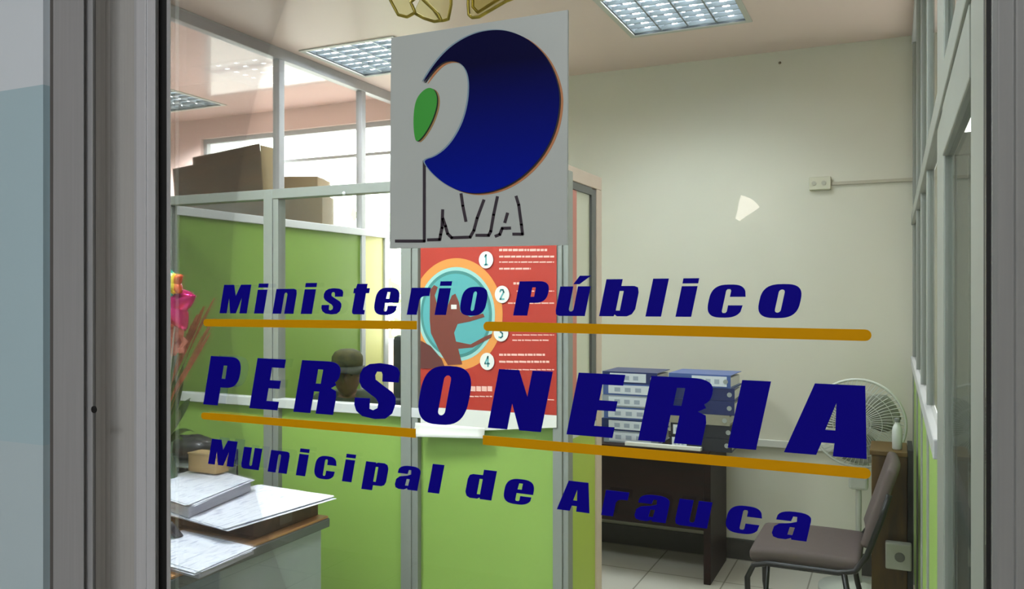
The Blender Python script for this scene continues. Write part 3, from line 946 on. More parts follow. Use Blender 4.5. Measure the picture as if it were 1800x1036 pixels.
def paper_mat():
    m = mat('written_paper', (236, 238, 250), 0.6)
    nt = m.node_tree
    tc = nt.nodes.new('ShaderNodeTexCoord')
    mp = nt.nodes.new('ShaderNodeMapping')
    mp.inputs['Scale'].default_value = (60, 16, 1)
    mp.inputs['Rotation'].default_value = (0, 0, 0.5)
    n = nt.nodes.new('ShaderNodeTexNoise')
    n.inputs['Scale'].default_value = 1.5
    n.inputs['Detail'].default_value = 6
    r = nt.nodes.new('ShaderNodeValToRGB')
    r.color_ramp.elements[0].position, r.color_ramp.elements[1].position = 0.34, 0.46
    r.color_ramp.elements[0].color, r.color_ramp.elements[1].color = s2l((194, 198, 222)), s2l((240, 242, 254))
    nt.links.new(tc.outputs['Object'], mp.inputs[0])
    nt.links.new(mp.outputs[0], n.inputs['Vector'])
    nt.links.new(n.outputs['Fac'], r.inputs[0])
    nt.links.new(r.outputs[0], nt.nodes['Principled BSDF'].inputs['Base Color'])
    return m


PAPER = paper_mat()
PEDGE = mat('paper_edges', (196, 194, 206), 0.7, noise=0.25, nscale=4, aniso=(1, 1, 220))


def document(label, corners, z0, z1, sheets, spread, group=None, sag=0.0):
    """a thick sheaf: a body of pages and fanned loose sheets on top; corners are plan points"""
    cx = sum(p[0] for p in corners) / 4
    cy = sum(p[1] for p in corners) / 4
    t = thing('document', label, 'papers', (cx, cy, z0), group=group)
    zb = z1 - 0.0022 * sheets
    if zb - z0 > 0.004:
        MB().slab(corners, z0, zb).build('pages', PEDGE, t, world=True)
    else:
        zb = z0
    rr = random.Random(len(label))
    for k in range(sheets):
        a = rr.uniform(-spread, spread) if k < sheets - 1 else 0
        dx, dy = (rr.uniform(-.012, .012), rr.uniform(-.012, .012)) if k < sheets - 1 else (0, 0)
        M = Matrix.Translation((cx + dx, cy + dy, 0)) @ Matrix.Rotation(a, 4, 'Z') @ Matrix.Translation((-cx, -cy, 0))
        n = 6
        grid = []
        zz = zb + 0.0022 * k + 0.0004
        for i in range(n + 1):
            row = []
            for j in range(n + 1):
                u, v = i / n, j / n
                p = Vector(corners[0] + (0,)) * (1 - u) * (1 - v) + Vector(corners[1] + (0,)) * u * (1 - v) + Vector(corners[2] + (0,)) * u * v + Vector(corners[3] + (0,)) * (1 - u) * v
                p = M @ p
                p.z = zz + 0.0006 * math.sin(7 * u + k) + sag * (u * (1 - u)) 
                row.append(p)
            grid.append(row)
        MB().sheet(grid).build('sheet', PAPER, t, world=True, thick=-0.0012)
    return t


BROWNB = mat('box_file_brown', (66, 44, 36), 0.5, rgb2=(104, 72, 58), nscale=30)
bf = thing('box_file', 'dark brown box file lying on the desk under loose papers', 'box file', (-1.84, 1.35, ZD))
MB().box(-2.06, -1.752, 1.185, 1.495, ZD + .001, ZD + 0.058).build('box', BROWNB, bf, world=True, bevel=0.003)
MB().box(-1.7515, -1.750, 1.30, 1.36, ZD + 0.015, ZD + 0.045).build('spine_label', mat('spine_label', (110, 96, 92), 0.6), bf, world=True)
document('loose white papers spread on the dark brown box file', [(-2.10, 1.13), (-1.74, 1.06), (-1.69, 1.50), (-2.03, 1.53)], ZD + 0.059, ZD + 0.072, 5, 0.05, 'papers on the desk')
document('thick white sheaf on top of the other papers on the desk', [(-2.26, 1.18), (-1.915, 1.09), (-1.985, 1.43), (-2.29, 1.525)], ZD + 0.073, ZD + 0.112, 4, 0.06, 'papers on the desk')
document('white papers at the near corner of the desk', [(-1.97, 0.90), (-1.64, 0.86), (-1.655, 1.08), (-1.97, 1.12)], ZD + 0.001, ZD + 0.022, 4, 0.05, 'papers on the desk')
tp = onZ(303, 932, ZD + 0.04)
td = thing('tape_roll', 'dark tape roll beside the near papers on the desk', 'tape roll', (tp.x, tp.y, ZD + 0.005))
Mr = Matrix.Rotation(math.radians(62), 4, 'Y') @ Matrix.Rotation(0, 4, 'Z')
td.location = (tp.x, tp.y, ZD + 0.042)
tq = MB()
tq.lathe([(0.018, -.012), (0.034, -.012), (0.036, -.008), (0.036, .008), (0.034, .012), (0.018, .012)], (0, 0, 0), 24, Matrix.Rotation(math.radians(-50), 4, 'X') @ Matrix.Rotation(math.radians(25), 4, 'Y'))
tq.build('roll', mat('tape_dark', (52, 42, 44), 0.35), td, smooth=False)
MB().lathe([(0.010, -.0125), (0.018, -.0125), (0.018, .0125), (0.010, .0125)], (0, 0, 0), 20, Matrix.Rotation(math.radians(-50), 4, 'X') @ Matrix.Rotation(math.radians(25), 4, 'Y')).build('core', mat('tape_core', (124, 104, 100), 0.5), td)

# document tray, pouch and small carton behind the papers
sd = thing('side_stand', 'low grey stand behind the desk under the document tray', 'stand', (-2.55, 1.71, 0))
MB().box(-2.72, -2.40, 1.60, 1.83, .655, .68).build('top', GREYP, sd, world=True, bevel=.003)
for x in (-2.71, -2.435):
    for y in (1.61, 1.795):
        MB().box(x, x + .025, y, y + .025, 0, .655).build('leg', DK, sd, world=True)
tr = thing('document_tray', 'grey document tray at the back of the desk by the frame', 'tray', (-2.54, 1.71, .68))
GT = mat('tray_grey', (120, 126, 124), 0.35)
TX0, TX1, TY0, TY1 = -2.70, -2.41, 1.605, 1.825
for k, z in enumerate((.682, .752, .822)):
    MB().box(TX0, TX1, TY0, TY1, z, z + 0.006).box(TX0, TX1, TY1 - .006, TY1, z, z + 0.045).box(TX0, TX0 + .006, TY0, TY1, z, z + 0.045).box(TX1 - .006, TX1, TY0, TY1, z, z + 0.045).build('shelf', GT, tr, world=True, bevel=0.002)
for x in (TX0, TX1 - .01):
    for y in (TY0, TY1 - .01):
        MB().box(x, x + .01, y, y + .01, .682, .86).build('post', GT, tr, world=True)
pu = MB()
rr = random.Random(5)
pr = []
for i in range(9):
    a = i / 8 * PI
    pr.append((max(0.002, 0.08 * math.sin(a) ** 0.7), -0.045 * math.cos(a)))
pu.lathe(pr, (0, 0, 0), 18, Matrix.Diagonal((1.5, 1.0, 1, 1)))
for v in pu.bm.verts:
    v.co += Vector((rr.uniform(-1, 1), rr.uniform(-1, 1), rr.uniform(-1, 1))) * 0.007
po_ = pu.build('pouch', mat('black_leather', (44, 44, 44), 0.35, noise=0.3, nscale=30), None, smooth=True)
po_.location = (-2.545, 1.71, .882)
tag(po_, 'crumpled black pouch lying on the grey document tray', 'pouch')
ct = thing('carton', 'small tan carton standing on the far end of the thick sheaf', 'carton', (-2.2, 1.46, ZD + .114))
TAN = mat('carton_tan', (196, 160, 112), 0.6, noise=0.1)
MB().box(-2.26, -2.13, 1.42, 1.48, ZD + .1165, ZD + 0.178).build('box', TAN, ct, world=True, bevel=0.002)
MB().box(-2.262, -2.128, 1.418, 1.482, ZD + .1785, ZD + 0.183).build('lid', mat('carton_lid', (208, 176, 130), 0.6), ct, world=True)

# ---- flower arrangement and foil balloon -------------------------------------
FY = 1.33
fp = lambda x, y, d=0: onY(x, y, FY + d)
pl = thing('flower_arrangement', 'dried pink plumes and green leaves in a vase by the door frame', 'plant', (fp(285, 800).x, FY, ZD))
VASE = mat('vase_glass', (96, 116, 96), 0.15, noise=0.1)
vx = fp(284, 800).x
MB().lathe([(0.045, 0), (0.055, 0.02), (0.052, 0.12), (0.034, 0.20), (0.04, 0.25), (0.036, 0.25), (0.03, 0.2)], (vx, FY, ZD), 24).build('vase', VASE, pl, world=True, smooth=True)
STEM = mat('stem_olive', (126, 112, 52), 0.6)
PLUME = mat('plume_brown', (168, 96, 70), 0.8, rgb2=(196, 128, 84), nscale=60)
PINKF = mat('petal_salmon', (226, 138, 118), 0.6)
LEAFM = mat('leaf_green', (70, 98, 44), 0.5, noise=0.2, nscale=15)
base = Vector((vx, FY, ZD + 0.22))
for x1, y1, r0, tl in ((356, 545, .011, .38), (373, 566, .008, .42), (366, 592, .006, .4), (344, 560, .010, .5), (374, 530, .005, .3), (338, 632, .008, .5)):
    tip = fp(x1, y1, rnd.uniform(-.05, .05))
    P = []
    for i in range(13):
        t = i / 12
        p = base.lerp(tip, t)
        p.x += -0.03 * math.sin(PI * t)
        P.append(p)
    s = MB().tube(P, [0.0028 - .0014 * i / 12 for i in range(13)], 6).build('stem', STEM, pl, world=True, smooth=True)
    mb = MB()
    k0 = int(12 * (1 - tl))
    for i in range(k0, 12):
        for q_ in range(3):
            t = (i + q_ / 3)
            a = P[i].lerp(P[i + 1], q_ / 3)
            d = (P[i + 1] - P[i]).normalized()
            w = r0 * math.sin(PI * min(1, max(0.05, (t - k0 + .4) / (12.6 - k0))))
            for m_ in range(7):
                an = 2 * PI * m_ / 7 + i
                o = Vector((math.cos(an), math.sin(an), 0))
                b = a + o * w + d * 0.03
                mb.tube([a, a.lerp(b, .6) + o * .001, b], [.0016, .0014, .0004], 4)
    mb.build('plume', PLUME, pl, world=True)
for x1, y1, w in ((322, 640, .018), (334, 700, .016), (316, 720, .02), (318, 775, .022), (340, 760, .012), (298, 560, .02), (308, 668, .02)):
    tip = fp(x1, y1, rnd.uniform(-.06, .03))
    g = []
    n = 10
    for i in range(n + 1):
        t = i / n
        p = base.lerp(tip, t) + Vector((0.02 * math.sin(PI * t), 0, 0.03 * math.sin(PI * t)))
        ww = w * math.sin(PI * (0.08 + 0.92 * t)) ** .8
        g.append([p + Vector((-ww, 0, ww * .4)), p + Vector((0, .004, 0)), p + Vector((ww, 0, -ww * .4))])
    MB().sheet(g).build('leaf', LEAFM, pl, world=True, smooth=True, thick=0.0008)
for cx_, cy_, rr_ in ((304, 580, .055), (318, 600, .05), (299, 612, .035)):
    c = fp(cx_, cy_, -0.02)
    fl = MB()
    for k in range(7):
        a = 2 * PI * k / 7
        e = Vector((math.cos(a), -0.35, math.sin(a)))
        sd = Vector((-math.sin(a), 0, math.cos(a)))
        g = []
        for i in range(6):
            t = i / 5
            w = rr_ * .42 * math.sin(PI * (.1 + .86 * t))
            p = c + e * rr_ * t + Vector((0, -.012 * math.sin(PI * t), 0))
            g.append([p - sd * w, p + Vector((0, .004, 0)), p + sd * w])
        fl.sheet(g)
    fl.build('flower', PINKF, pl, world=True, smooth=True, thick=0.0008)

bc = fp(303, 535, -0.08)
bl = thing('foil_balloon', 'magenta star foil balloon with rainbow tip beside the door frame', 'balloon', bc)


def star_balloon(name, R, r, th, c, rot, m, parent, n=5):
    mb = MB()
    N = 60
    rings = []
    for s in (-1, 1):
        for lv in range(6):
            f_ = (1, .9, .7, .45, .2, 0.02)[lv]
            ring = []
            for i in range(N):
                a = 2 * PI * i / N + rot
                k = (i * n * 2 / N) % 2
                k = 1 - abs(k - 1)
                rad = (R + (r - R) * (k ** .8)) * f_
                ring.append(mb.bm.verts.new(Vector(c) + Vector((rad * math.cos(a), s * th * math.sqrt(max(0, 1 - f_ * f_)), rad * math.sin(a)))))
            rings.append((s, ring))
    F, B = [q for s, q in rings if s < 0], [q for s, q in rings if s > 0]
    for L in (F, B):
        for A, C in zip(L, L[1:]):
            for i in range(N):
                mb.bm.faces.new((A[i], A[(i + 1) % N], C[(i + 1) % N], C[i]))
        mb.bm.faces.new(L[-1])
    bmesh.ops.remove_doubles(mb.bm, verts=mb.bm.verts, dist=0.0005)
    return mb.build(name, m, parent, world=True, smooth=True)


MAG = mat('foil_magenta', (214, 22, 120), 0.18, 0.55, rgb2=(236, 70, 120), nscale=9)
RAIN = mat('foil_rainbow', (230, 170, 40), 0.25, 0.4)
nt = RAIN.node_tree
tcn, mpn, wv = nt.nodes.new('ShaderNodeTexCoord'), nt.nodes.new('ShaderNodeMapping'), nt.nodes.new('ShaderNodeValToRGB')
sxn = nt.nodes.new('ShaderNodeSeparateXYZ')
wv.color_ramp.interpolation = 'CONSTANT'
ee = wv.color_ramp.elements
cols = [(212, 30, 110), (40, 80, 170), (60, 160, 130), (236, 202, 60), (224, 90, 50)]
while len(ee) < 5:
    ee.new(.5)
for i, c in enumerate(cols):
    ee[i].position = i / 5
    ee[i].color = s2l(c)
nt.links.new(tcn.outputs['Generated'], sxn.inputs[0])
nt.links.new(sxn.outputs['X'], wv.inputs[0])
nt.links.new(wv.outputs[0], nt.nodes['Principled BSDF'].inputs['Base Color'])
star_balloon('balloon_body', 0.105, 0.062, 0.035, bc, 0.28, MAG, bl)
star_balloon('balloon_tip', 0.05, 0.032, 0.02, fp(303, 499, -0.13), 0.6, RAIN, bl)
MB().tube([bc + Vector((-.01, 0.02, -.07)), base + Vector((-.01, 0, -.1))], 0.003, 8).build('stick', mat('stick_white', (210, 208, 200), 0.5), bl, world=True)

# ================================================================== BOXES ON THE CABINET BEHIND THE LEFT PARTITION
cb = thing('storage_cabinet', 'low grey cabinet behind the left partition carrying the cardboard boxes', 'cabinet', (-3.45, 2.95, 0))
MB().box(-4.25, -3.12, 2.62, 3.60, 0, 1.82).build('body', GREYP, cb, world=True, bevel=0.005)
MB().box(-4.27, -3.10, 2.60, 3.62, 1.82, 1.845).build('top', DGREY, cb, world=True, bevel=0.003)
CARD = mat('cardboard_dark', (92, 56, 26), 0.75, rgb2=(66, 38, 16), nscale=4, aniso=(1, 1, 6))
CARDL = mat('cardboard_light', (176, 146, 104), 0.75, noise=0.15, nscale=8)


def carton(label, c, sx, sy, sz, rz, tilt, open_flap=True, m=CARD):
    t = thing('cardboard_box', label, 'box', c, rz, group='cardboard boxes behind the left partition')
    t.rotation_euler = (0, tilt, rz)
    MB().box(-sx / 2, sx / 2, -sy / 2, sy / 2, 0, sz).build('carton', m, t, bevel=0.004)
    if open_flap:
        MB().box(-sx / 2 + .25 * sx, sx / 2, -sy / 2 - .004, -sy / 2, sz - .01, sz + 0.04).build('flap', m, t)
        MB().box(sx / 2 + .001, sx / 2 + .006, -sy / 2, sy / 2, sz * .0, sz + 0.03).build('flap', CARDL, t)
    MB().box(-sx / 2, sx / 2, -0.03, 0.03, sz, sz + .0015).build('tape', CARDL, t)
    return t


carton('large dark cardboard box tilted behind the left partition glass', (-3.46, 2.88, 1.874), 0.66, 0.16, 0.38, 0.0, -math.radians(5))
carton('smaller lower cardboard box behind the second pane of the left partition', (-3.31, 3.33, 1.846), 0.33, 0.28, 0.25, 0.4, 0, False, mat('cardboard_mid', (128, 96, 58), 0.75, noise=0.2, nscale=6))
carton('thin tan cardboard box on top of the smaller box', (-3.32, 3.33, 2.099), 0.30, 0.26, 0.10, 0.35, 0, False, mat('cardboard_tan', (150, 116, 72), 0.75, noise=0.15, nscale=6))

# bush outside the window
bu = MB()
rr = random.Random(11)
for k in range(420):
    c = Vector((rr.gauss(-4.6, .5), 6.6 + rr.uniform(-.4, .6), rr.uniform(0.2, 2.35)))
    s = rr.uniform(.05, .12)
    a = Vector((rr.uniform(-1, 1), rr.uniform(-1, 1), rr.uniform(-1, 1))).normalized()
    b = a.orthogonal().normalized()
    v = [bu.bm.verts.new(c + a * s), bu.bm.verts.new(c + b * s * .45), bu.bm.verts.new(c - a * s), bu.bm.verts.new(c - b * s * .45)]
    bu.bm.faces.new(v)
bush = thing('bush', 'pale green bush outside the left window', 'bush', (-4.6, 6.6, 0))
bu.build('foliage', mat('bush_leaf', (150, 176, 120), 0.6), bush, world=True)
MB().tube([(-4.6, 6.6, 0), (-4.55, 6.62, .8), (-4.6, 6.6, 1.9)], [.04, .03, .012], 8).build('stem', STEM, bush, world=True)

# ================================================================== PERSON IN THE CUBICLE
PXc, PYc = -2.475, 2.66
SKIN = mat('skin', (104, 70, 50), 0.5)
CLOTH = mat('dark_green_cloth', (56, 64, 46), 0.8, noise=0.2, nscale=20)
TROU = mat('dark_trousers', (44, 48, 42), 0.8)
CAPM = mat('cap_olive', (56, 54, 32), 0.8, rgb2=(84, 76, 40), nscale=22)
CAPD = mat('cap_brim', (36, 36, 27), 0.8)


def skin_mesh(verts, edges, root=0):
    me = bpy.data.meshes.new('tmp')
    me.from_pydata([v[:3] for v in verts], edges, [])
    o = bpy.data.objects.new('tmp', me)
    COL.objects.link(o)
    o.modifiers.new('s', 'SKIN')
    for i, v in enumerate(verts):
        sv = me.skin_vertices[0].data[i]
        r = v[3]
        sv.radius = r if isinstance(r, tuple) else (r, r)
        sv.use_root = (i == root)
    ss = o.modifiers.new('u', 'SUBSURF')
    ss.levels = ss.render_levels = 2
    dg = bpy.context.evaluated_depsgraph_get()
    ev = o.evaluated_get(dg)
    out = bpy.data.meshes.new_from_object(ev)
    bpy.data.objects.remove(o)
    bpy.data.meshes.remove(me)
    return out


def head_bm(bm, c, R=0.1):
    """an ellipsoid head pushed into brow, nose, lips, chin; looks along -y"""
    g = bmesh.ops.create_uvsphere(bm, u_segments=32, v_segments=24, radius=1.0)['verts']
    for v in g:
        x, y, z = v.co
        w = 0.78 - (0.20 * max(0, -z - .1) ** 1.2 if z < 0 else 0)
        dpt = 0.98
        p = Vector((x * w, y * dpt, z * 1.2))
        if y < 0 and z < 0:
            p.y *= 1 - 0.12 * (-z)
            p.y -= 0.10 * max(0, -z - .45)
        if z < 0 and y > 0:
            p.y *= 1 - .35 * -z
        fr = max(0, -y)
        p.y -= 0.22 * math.exp(-((x / .13) ** 2 + ((z + .12) / .16) ** 2)) * (fr > .3)       # nose
        p.y += 0.10 * math.exp(-(((abs(x) - .36) / .15) ** 2 + ((z - .10) / .10) ** 2)) * (fr > .3)  # eye sockets
        p.y -= 0.06 * math.exp(-((x / .25) ** 2 + ((z + .45) / .05) ** 2)) * (fr > .3)      # lips
        p.y -= 0.05 * math.exp(-((x / .5) ** 2 + ((z - .28) / .07) ** 2)) * (fr > .3)       # brow
        v.co = Vector(c) + p * R
    for s in (-1, 1):
        e = bmesh.ops.create_uvsphere(bm, u_segments=10, v_segments=8, radius=1.0)['verts']
        for v in e:
            v.co = Vector(c) + Vector((s * .80 * R + v.co.x * .10 * R, .08 * R + v.co.y * .16 * R, -.02 * R + v.co.z * .30 * R))


pe = thing('person', 'seated person in an olive cap and dark green clothes behind the cubicle glass', 'person', (PXc, PYc, 0), rz=math.radians(28))
HZ = 1.075
# local frame: facing -y, seat at z .46
J = [(0, .02, .52, (.15, .11)), (0, .03, .70, (.14, .10)), (0, .02, .86, (.16, .10)), (0, .0, .965, (.10, .075)), (0, -.015, .995, (.05, .053)), (0, -.03, 1.04, (.048, .053)),
     (-.17, .01, .93, .056), (-.25, -.03, .70, .045), (-.17, -.24, .66, .034), (-.15, -.30, .66, .028),
     (.17, .01, .93, .056), (.25, -.03, .70, .045), (.17, -.24, .66, .034), (.15, -.30, .66, .028),
     (-.10, -.02, .52, .085), (-.12, -.42, .52, .062), (-.12, -.42, .12, .045), (-.12, -.50, .05, .04), (-.12, -.58, .035, .03),
     (.10, -.02, .52, .085), (.12, -.42, .52, .062), (.12, -.42, .12, .045), (.12, -.50, .05, .04), (.12, -.58, .035, .03)]
E_ = [(0, 1), (1, 2), (2, 3), (3, 4), (4, 5), (3, 6), (6, 7), (7, 8), (8, 9), (3, 10), (10, 11), (11, 12), (12, 13), (0, 14), (14, 15), (15, 16), (16, 17), (17, 18), (0, 19), (19, 20), (20, 21), (21, 22), (22, 23)]
bmp = bmesh.new()
bmp.from_mesh(skin_mesh(J, E_))
head_bm(bmp, (0, -.05, HZ + .02), 0.09)
for s in (-1, 1):                                   # hands: palm, four fingers, thumb
    wx, wy, wz = s * .15, -.30, .655
    H = [(wx, wy, wz, .026), (wx, wy - .05, wz, (.034, .016)), (wx, wy - .085, wz, (.036, .014))]
    ED = [(0, 1), (1, 2)]
    for k in range(4):
        ox = (-.027 + .018 * k)
        L = (.062, .072, .068, .052)[k]
        i = len(H)
        H += [(wx + ox, wy - .09, wz, .009), (wx + ox, wy - .09 - L * .5, wz - .004, .0085), (wx + ox, wy - .09 - L, wz - .018, .007)]
        ED += [(2, i), (i, i + 1), (i + 1, i + 2)]
    i = len(H)
    H += [(wx - s * .035, wy - .055, wz, .011), (wx - s * .052, wy - .09, wz - .006, .009)]
    ED += [(1, i), (i, i + 1)]
    bmp.from_mesh(skin_mesh(H, ED))
me = bpy.data.meshes.new('body')
bmp.to_mesh(me)
me.materials.append(SKIN)
body = bpy.data.objects.new('body', me)
COL.objects.link(body)
body.parent = pe
rm = body.modifiers.new('fuse', 'REMESH')
rm.mode, rm.voxel_size, rm.use_smooth_shade = 'VOXEL', 0.006, True
J2 = [tuple(j[:3]) + ((j[3][0] + .016, j[3][1] + .016) if isinstance(j[3], tuple) else j[3] + .014,) for j in J]
sh = skin_mesh([J2[0], J2[1], J2[2], J2[3], J2[6], J2[7], J2[8], J2[10], J2[11], J2[12]], [(0, 1), (1, 2), (2, 3), (3, 4), (4, 5), (5, 6), (3, 7), (7, 8), (8, 9)])
sh.materials.append(CLOTH)
so = bpy.data.objects.new('shirt', sh)
COL.objects.link(so)
so.parent = pe
trm = skin_mesh([J2[0], J2[14], J2[15], J2[16], J2[19], J2[20], J2[21]], [(0, 1), (1, 2), (2, 3), (0, 4), (4, 5), (5, 6)])
trm.materials.append(TROU)
to = bpy.data.objects.new('trousers', trm)
COL.objects.link(to)
to.parent = pe
for o in (so, to):
    for p in o.data.polygons:
        p.use_smooth = True
cp = MB()
cp.lathe([(0.080, 0.0), (0.084, 0.03), (0.082, 0.055), (0.066, 0.078), (0.038, 0.09), (0.006, 0.092)], (0, -.04, HZ + .055), 28, Matrix.Diagonal((.92, 1.12, 1, 1)))
cap = cp.build('cap', CAPM, pe, smooth=True)
br = []
for i in range(13):
    a = PI + PI * i / 12
    br.append([(0.085 * math.cos(a), -.04 + .10 * math.sin(a), HZ + .065), (0.095 * math.cos(a), -.04 + .15 * math.sin(a), HZ + .055 - .012 * abs(math.cos(a))), (0.088 * math.cos(a), -.04 + .175 * math.sin(a), HZ + .045 - .02 * abs(math.cos(a)))])
MB().sheet(br).build('cap_brim', CAPD, cap, smooth=True, thick=0.003)
for s in (-1, 1):
    MB().lathe([(.001, -.009), (.007, -.006), (.0095, 0), (.007, .006), (.001, .009)], (s * .031, -.05 - .073, HZ + .03), 12).build('eye', mat('eye_dark', (30, 24, 20), 0.2), pe, smooth=True)


def office_chair(label, loc, rz, m, top=0.93):
    t = thing('office_chair', label, 'chair', loc, rz)
    MB().box(-.24, .24, -.24, .22, .33, .385).build('seat', m, t, bevel=0.03)
    MB().box(-.23, .23, .22, .29, .52, top).build('backrest', m, t, bevel=0.03)
    MB().box(-.03, .03, .20, .24, .40, .62).build('back_bar', RUBBER, t)
    MB().tube([(0, 0, .06), (0, 0, .33)], .025, 12).build('column', RUBBER, t, smooth=True)
    for k in range(5):
        a = 2 * PI * k / 5
        e = (.22 * math.cos(a), .22 * math.sin(a), .07)
        lg = MB().tube([(0, 0, .09), e], [.024, .016], 8).build('leg', RUBBER, t)
        MB().lathe([(.012, -.012), (.025, -.012), (.025, .012), (.012, .012)], (e[0], e[1], .026), 12, Matrix.Rotation(PI / 2, 4, 'X')).build('caster', RUBBER, lg)
    return t


BLACKF = mat('black_fabric', (34, 36, 34), 0.7)
office_chair('dark office chair under the seated person in the cap', (PXc + .02, PYc + .09, 0), math.radians(28), BLACKF)
q2 = onY(738, 660, 3.5)
office_chair('tall black office chair back beside the poster, behind the cubicle glass', (q2.x - .06, 3.42, 0.09 - .09), 0, BLACKF, 1.235)

# ================================================================== TABLE WITH BINDERS
MAHO = mat('mahogany', (34, 10, 6), 0.5, rgb2=(20, 6, 3), nscale=4, aniso=(1, 1, 12), spec=0.2)
tb = thing('side_table', 'dark mahogany table against the back wall carrying the binders', 'table', (-1.3, 3.7, 0))
T0, T1, TYF, TYB, TZ = -1.82, -0.85, 3.42, YB - 0.03, 0.70
MB().box(T0, T1 + .01, TYF, TYB, TZ - .028, TZ).build('tabletop', MAHO, tb, world=True, bevel=0.003)
MB().box(T1 - .04, T1 - .004, TYF + .10, TYB - .03, 0, TZ - .028).build('leg_panel', MAHO, tb, world=True, bevel=0.003)
MB().box(T0 + .004, T0 + .04, TYF + .10, TYB - .03, 0, TZ - .028).build('leg_panel', MAHO, tb, world=True, bevel=0.003)
MB().box(T0 + .04, T1 - .04, TYF + .12, TYF + .145, 0.27, TZ - .028).build('modesty_panel', MAHO, tb, world=True)

BCOL = {'navy': mat('binder_navy', (30, 44, 100), 0.35), 'blue': mat('binder_blue', (70, 94, 156), 0.35), 'dark': mat('binder_dark', (34, 36, 48), 0.35), 'grey': mat('binder_grey', (150, 158, 170), 0.4), 'beige': mat('binder_beige', (150, 146, 130), 0.5)}
LABW = mat('binder_label', (214, 220, 228), 0.5)
PAGES = mat('binder_pages', (204, 204, 200), 0.7)
RINGM = mat('binder_ring', (190, 194, 200), 0.3, 0.8)


def binder(label, x, y, z, ln, th, dp, c, lab, rz):
    t = thing('ring_binder', label, 'binder', (x, y, z), rz, 'ring binders on the mahogany table')
    m = BCOL[c]
    MB().box(-ln / 2, ln / 2, -dp / 2, dp / 2, 0, .003).box(-ln / 2, ln / 2, -dp / 2, dp / 2, th - .003, th).box(-ln / 2, ln / 2, -dp / 2, -dp / 2 + .003, .003, th - .003).build('cover', m, t)
    MB().box(-ln / 2 + .008, ln / 2 - .008, -dp / 2 + .008, dp / 2 - .01, .004, th * .75).build('pages', PAGES, t)
    if lab:
        a, b = lab
        lo = MB().box(a * ln, b * ln, -dp / 2 - .0012, -dp / 2, .008, th - .008).build('spine_label', LABW, t)
        ink = MB()
        for k in range(3):
            xx = a * ln + (b - a) * ln * (.15 + .25 * k)
            ink.box(xx, xx + (b - a) * ln * .14, -dp / 2 - .0016, -dp / 2 - .0012, th * .3, th * .66)
        ink.build('label_print', mat('label_ink', (160, 170, 188), 0.6), lo)
    MB().lathe([(.007, 0), (.012, 0), (.012, .002), (.007, .002)], (ln * .42, -dp / 2, th / 2), 16, Matrix.Rotation(PI / 2, 4, 'X')).build('finger_ring', RINGM, t)
    return t


xl = (onY(1068, 700, 3.5).x + onY(1150, 700, 3.5).x) / 2
stackL = [('navy', (-.36, .30)), ('blue', (-.40, .36)), ('grey', (-.38, .34)), ('blue', (-.42, .38)), ('navy', (-.36, .36)), ('grey', (-.40, .36))]
z = TZ + .001
nmL = ['bottom', 'second', 'third', 'fourth', 'fifth', 'topmost']
for i, (c, lb) in enumerate(reversed(stackL)):
    th = .062
    binder('%s binder, %s of the left stack on the mahogany table' % ({'navy': 'navy', 'blue': 'mid blue', 'grey': 'pale grey'}[c], nmL[i]), xl + rnd.uniform(-.008, .008), 3.62, z, .30, th, .26, c, lb, rnd.uniform(-.03, .03))
    z += th + .0012
xr_ = (onY(1178, 700, 3.46).x + onY(1288, 700, 3.46).x) / 2
stackR = [('blue', (-.12, .44)), ('navy', None), ('navy', (-.2, -.12)), ('beige', None), ('dark', (-.46, -.18)), ('dark', (-.46, -.22))]
z = TZ + .001
for i, (c, lb) in enumerate(reversed(stackR)):
    th = (.066, .064, .052, .07, .062, .066)[i]
    off = (0, .004, -.01, .012, .008, -.002)[i]
    binder('%s binder, %s of the right stack on the mahogany table' % ({'navy': 'navy', 'blue': 'mid blue', 'beige': 'beige', 'dark': 'black'}[c], nmL[i]), xr_ + off, 3.58, z, .315, th, .26, c, lb, rnd.uniform(-.04, .04))
    z += th + .0012
ws = [onZ(1066, 795, TZ), onZ(1232, 795, TZ)]
tag(MB().slab([(-1.28, 3.425), (-0.885, 3.425), (-0.88, 3.445), (-1.27, 3.447)], TZ + .0005, TZ + .02).build('paper_pad', PWHITE, bevel=0.002), 'long white paper pad on the front edge of the mahogany table', 'papers')

# ================================================================== FAN
FX, FYY, FZ = -0.163, 3.62, 0.862
fn = thing('pedestal_fan', 'white pedestal fan with round wire grille by the back wall', 'fan', (FX, FYY, 0))
FW = mat('fan_white', (206, 208, 198), 0.4)
FG = mat('fan_wire', (198, 200, 192), 0.4)
FB = mat('fan_blade', (150, 152, 138), 0.35)
R = 0.213
Mf = Matrix.Translation((FX, FYY, FZ)) @ Matrix.Rotation(PI / 2, 4, 'X')      # local z -> -y (towards the door)
cir = lambda r, zz, n=48: [Mf @ Vector((r * math.cos(2 * PI * i / n), r * math.sin(2 * PI * i / n), zz)) for i in range(n)]
g = MB()
g.tube(cir(R, 0), .007, 8, True)
g.build('rim', FW, fn, world=True, smooth=True)
for nm, sgn in (('front_grille', 1), ('rear_grille', -1)):
    g = MB()
    for rr_ in (.06, .11, .16):
        g.tube(cir(rr_, sgn * (.055 * (1 - (rr_ / R) ** 2) + .004)), .0017, 5, True)
    for k in range(60):
        a = 2 * PI * k / 60
        g.tube([Mf @ Vector((q * math.cos(a + .3 * (1 - q / R)), q * math.sin(a + .3 * (1 - q / R)), sgn * (.055 * (1 - (q / R) ** 2) + .002))) for q in (.035, .08, .13, .175, R)], .0017, 4)
    g.build(nm, FG, fn, world=True)
MB().lathe([(.001, .062), (.036, .060), (.038, .054), (.001, .05)], (0, 0, 0), 24, Mf).build('badge', FW, fn, world=True)
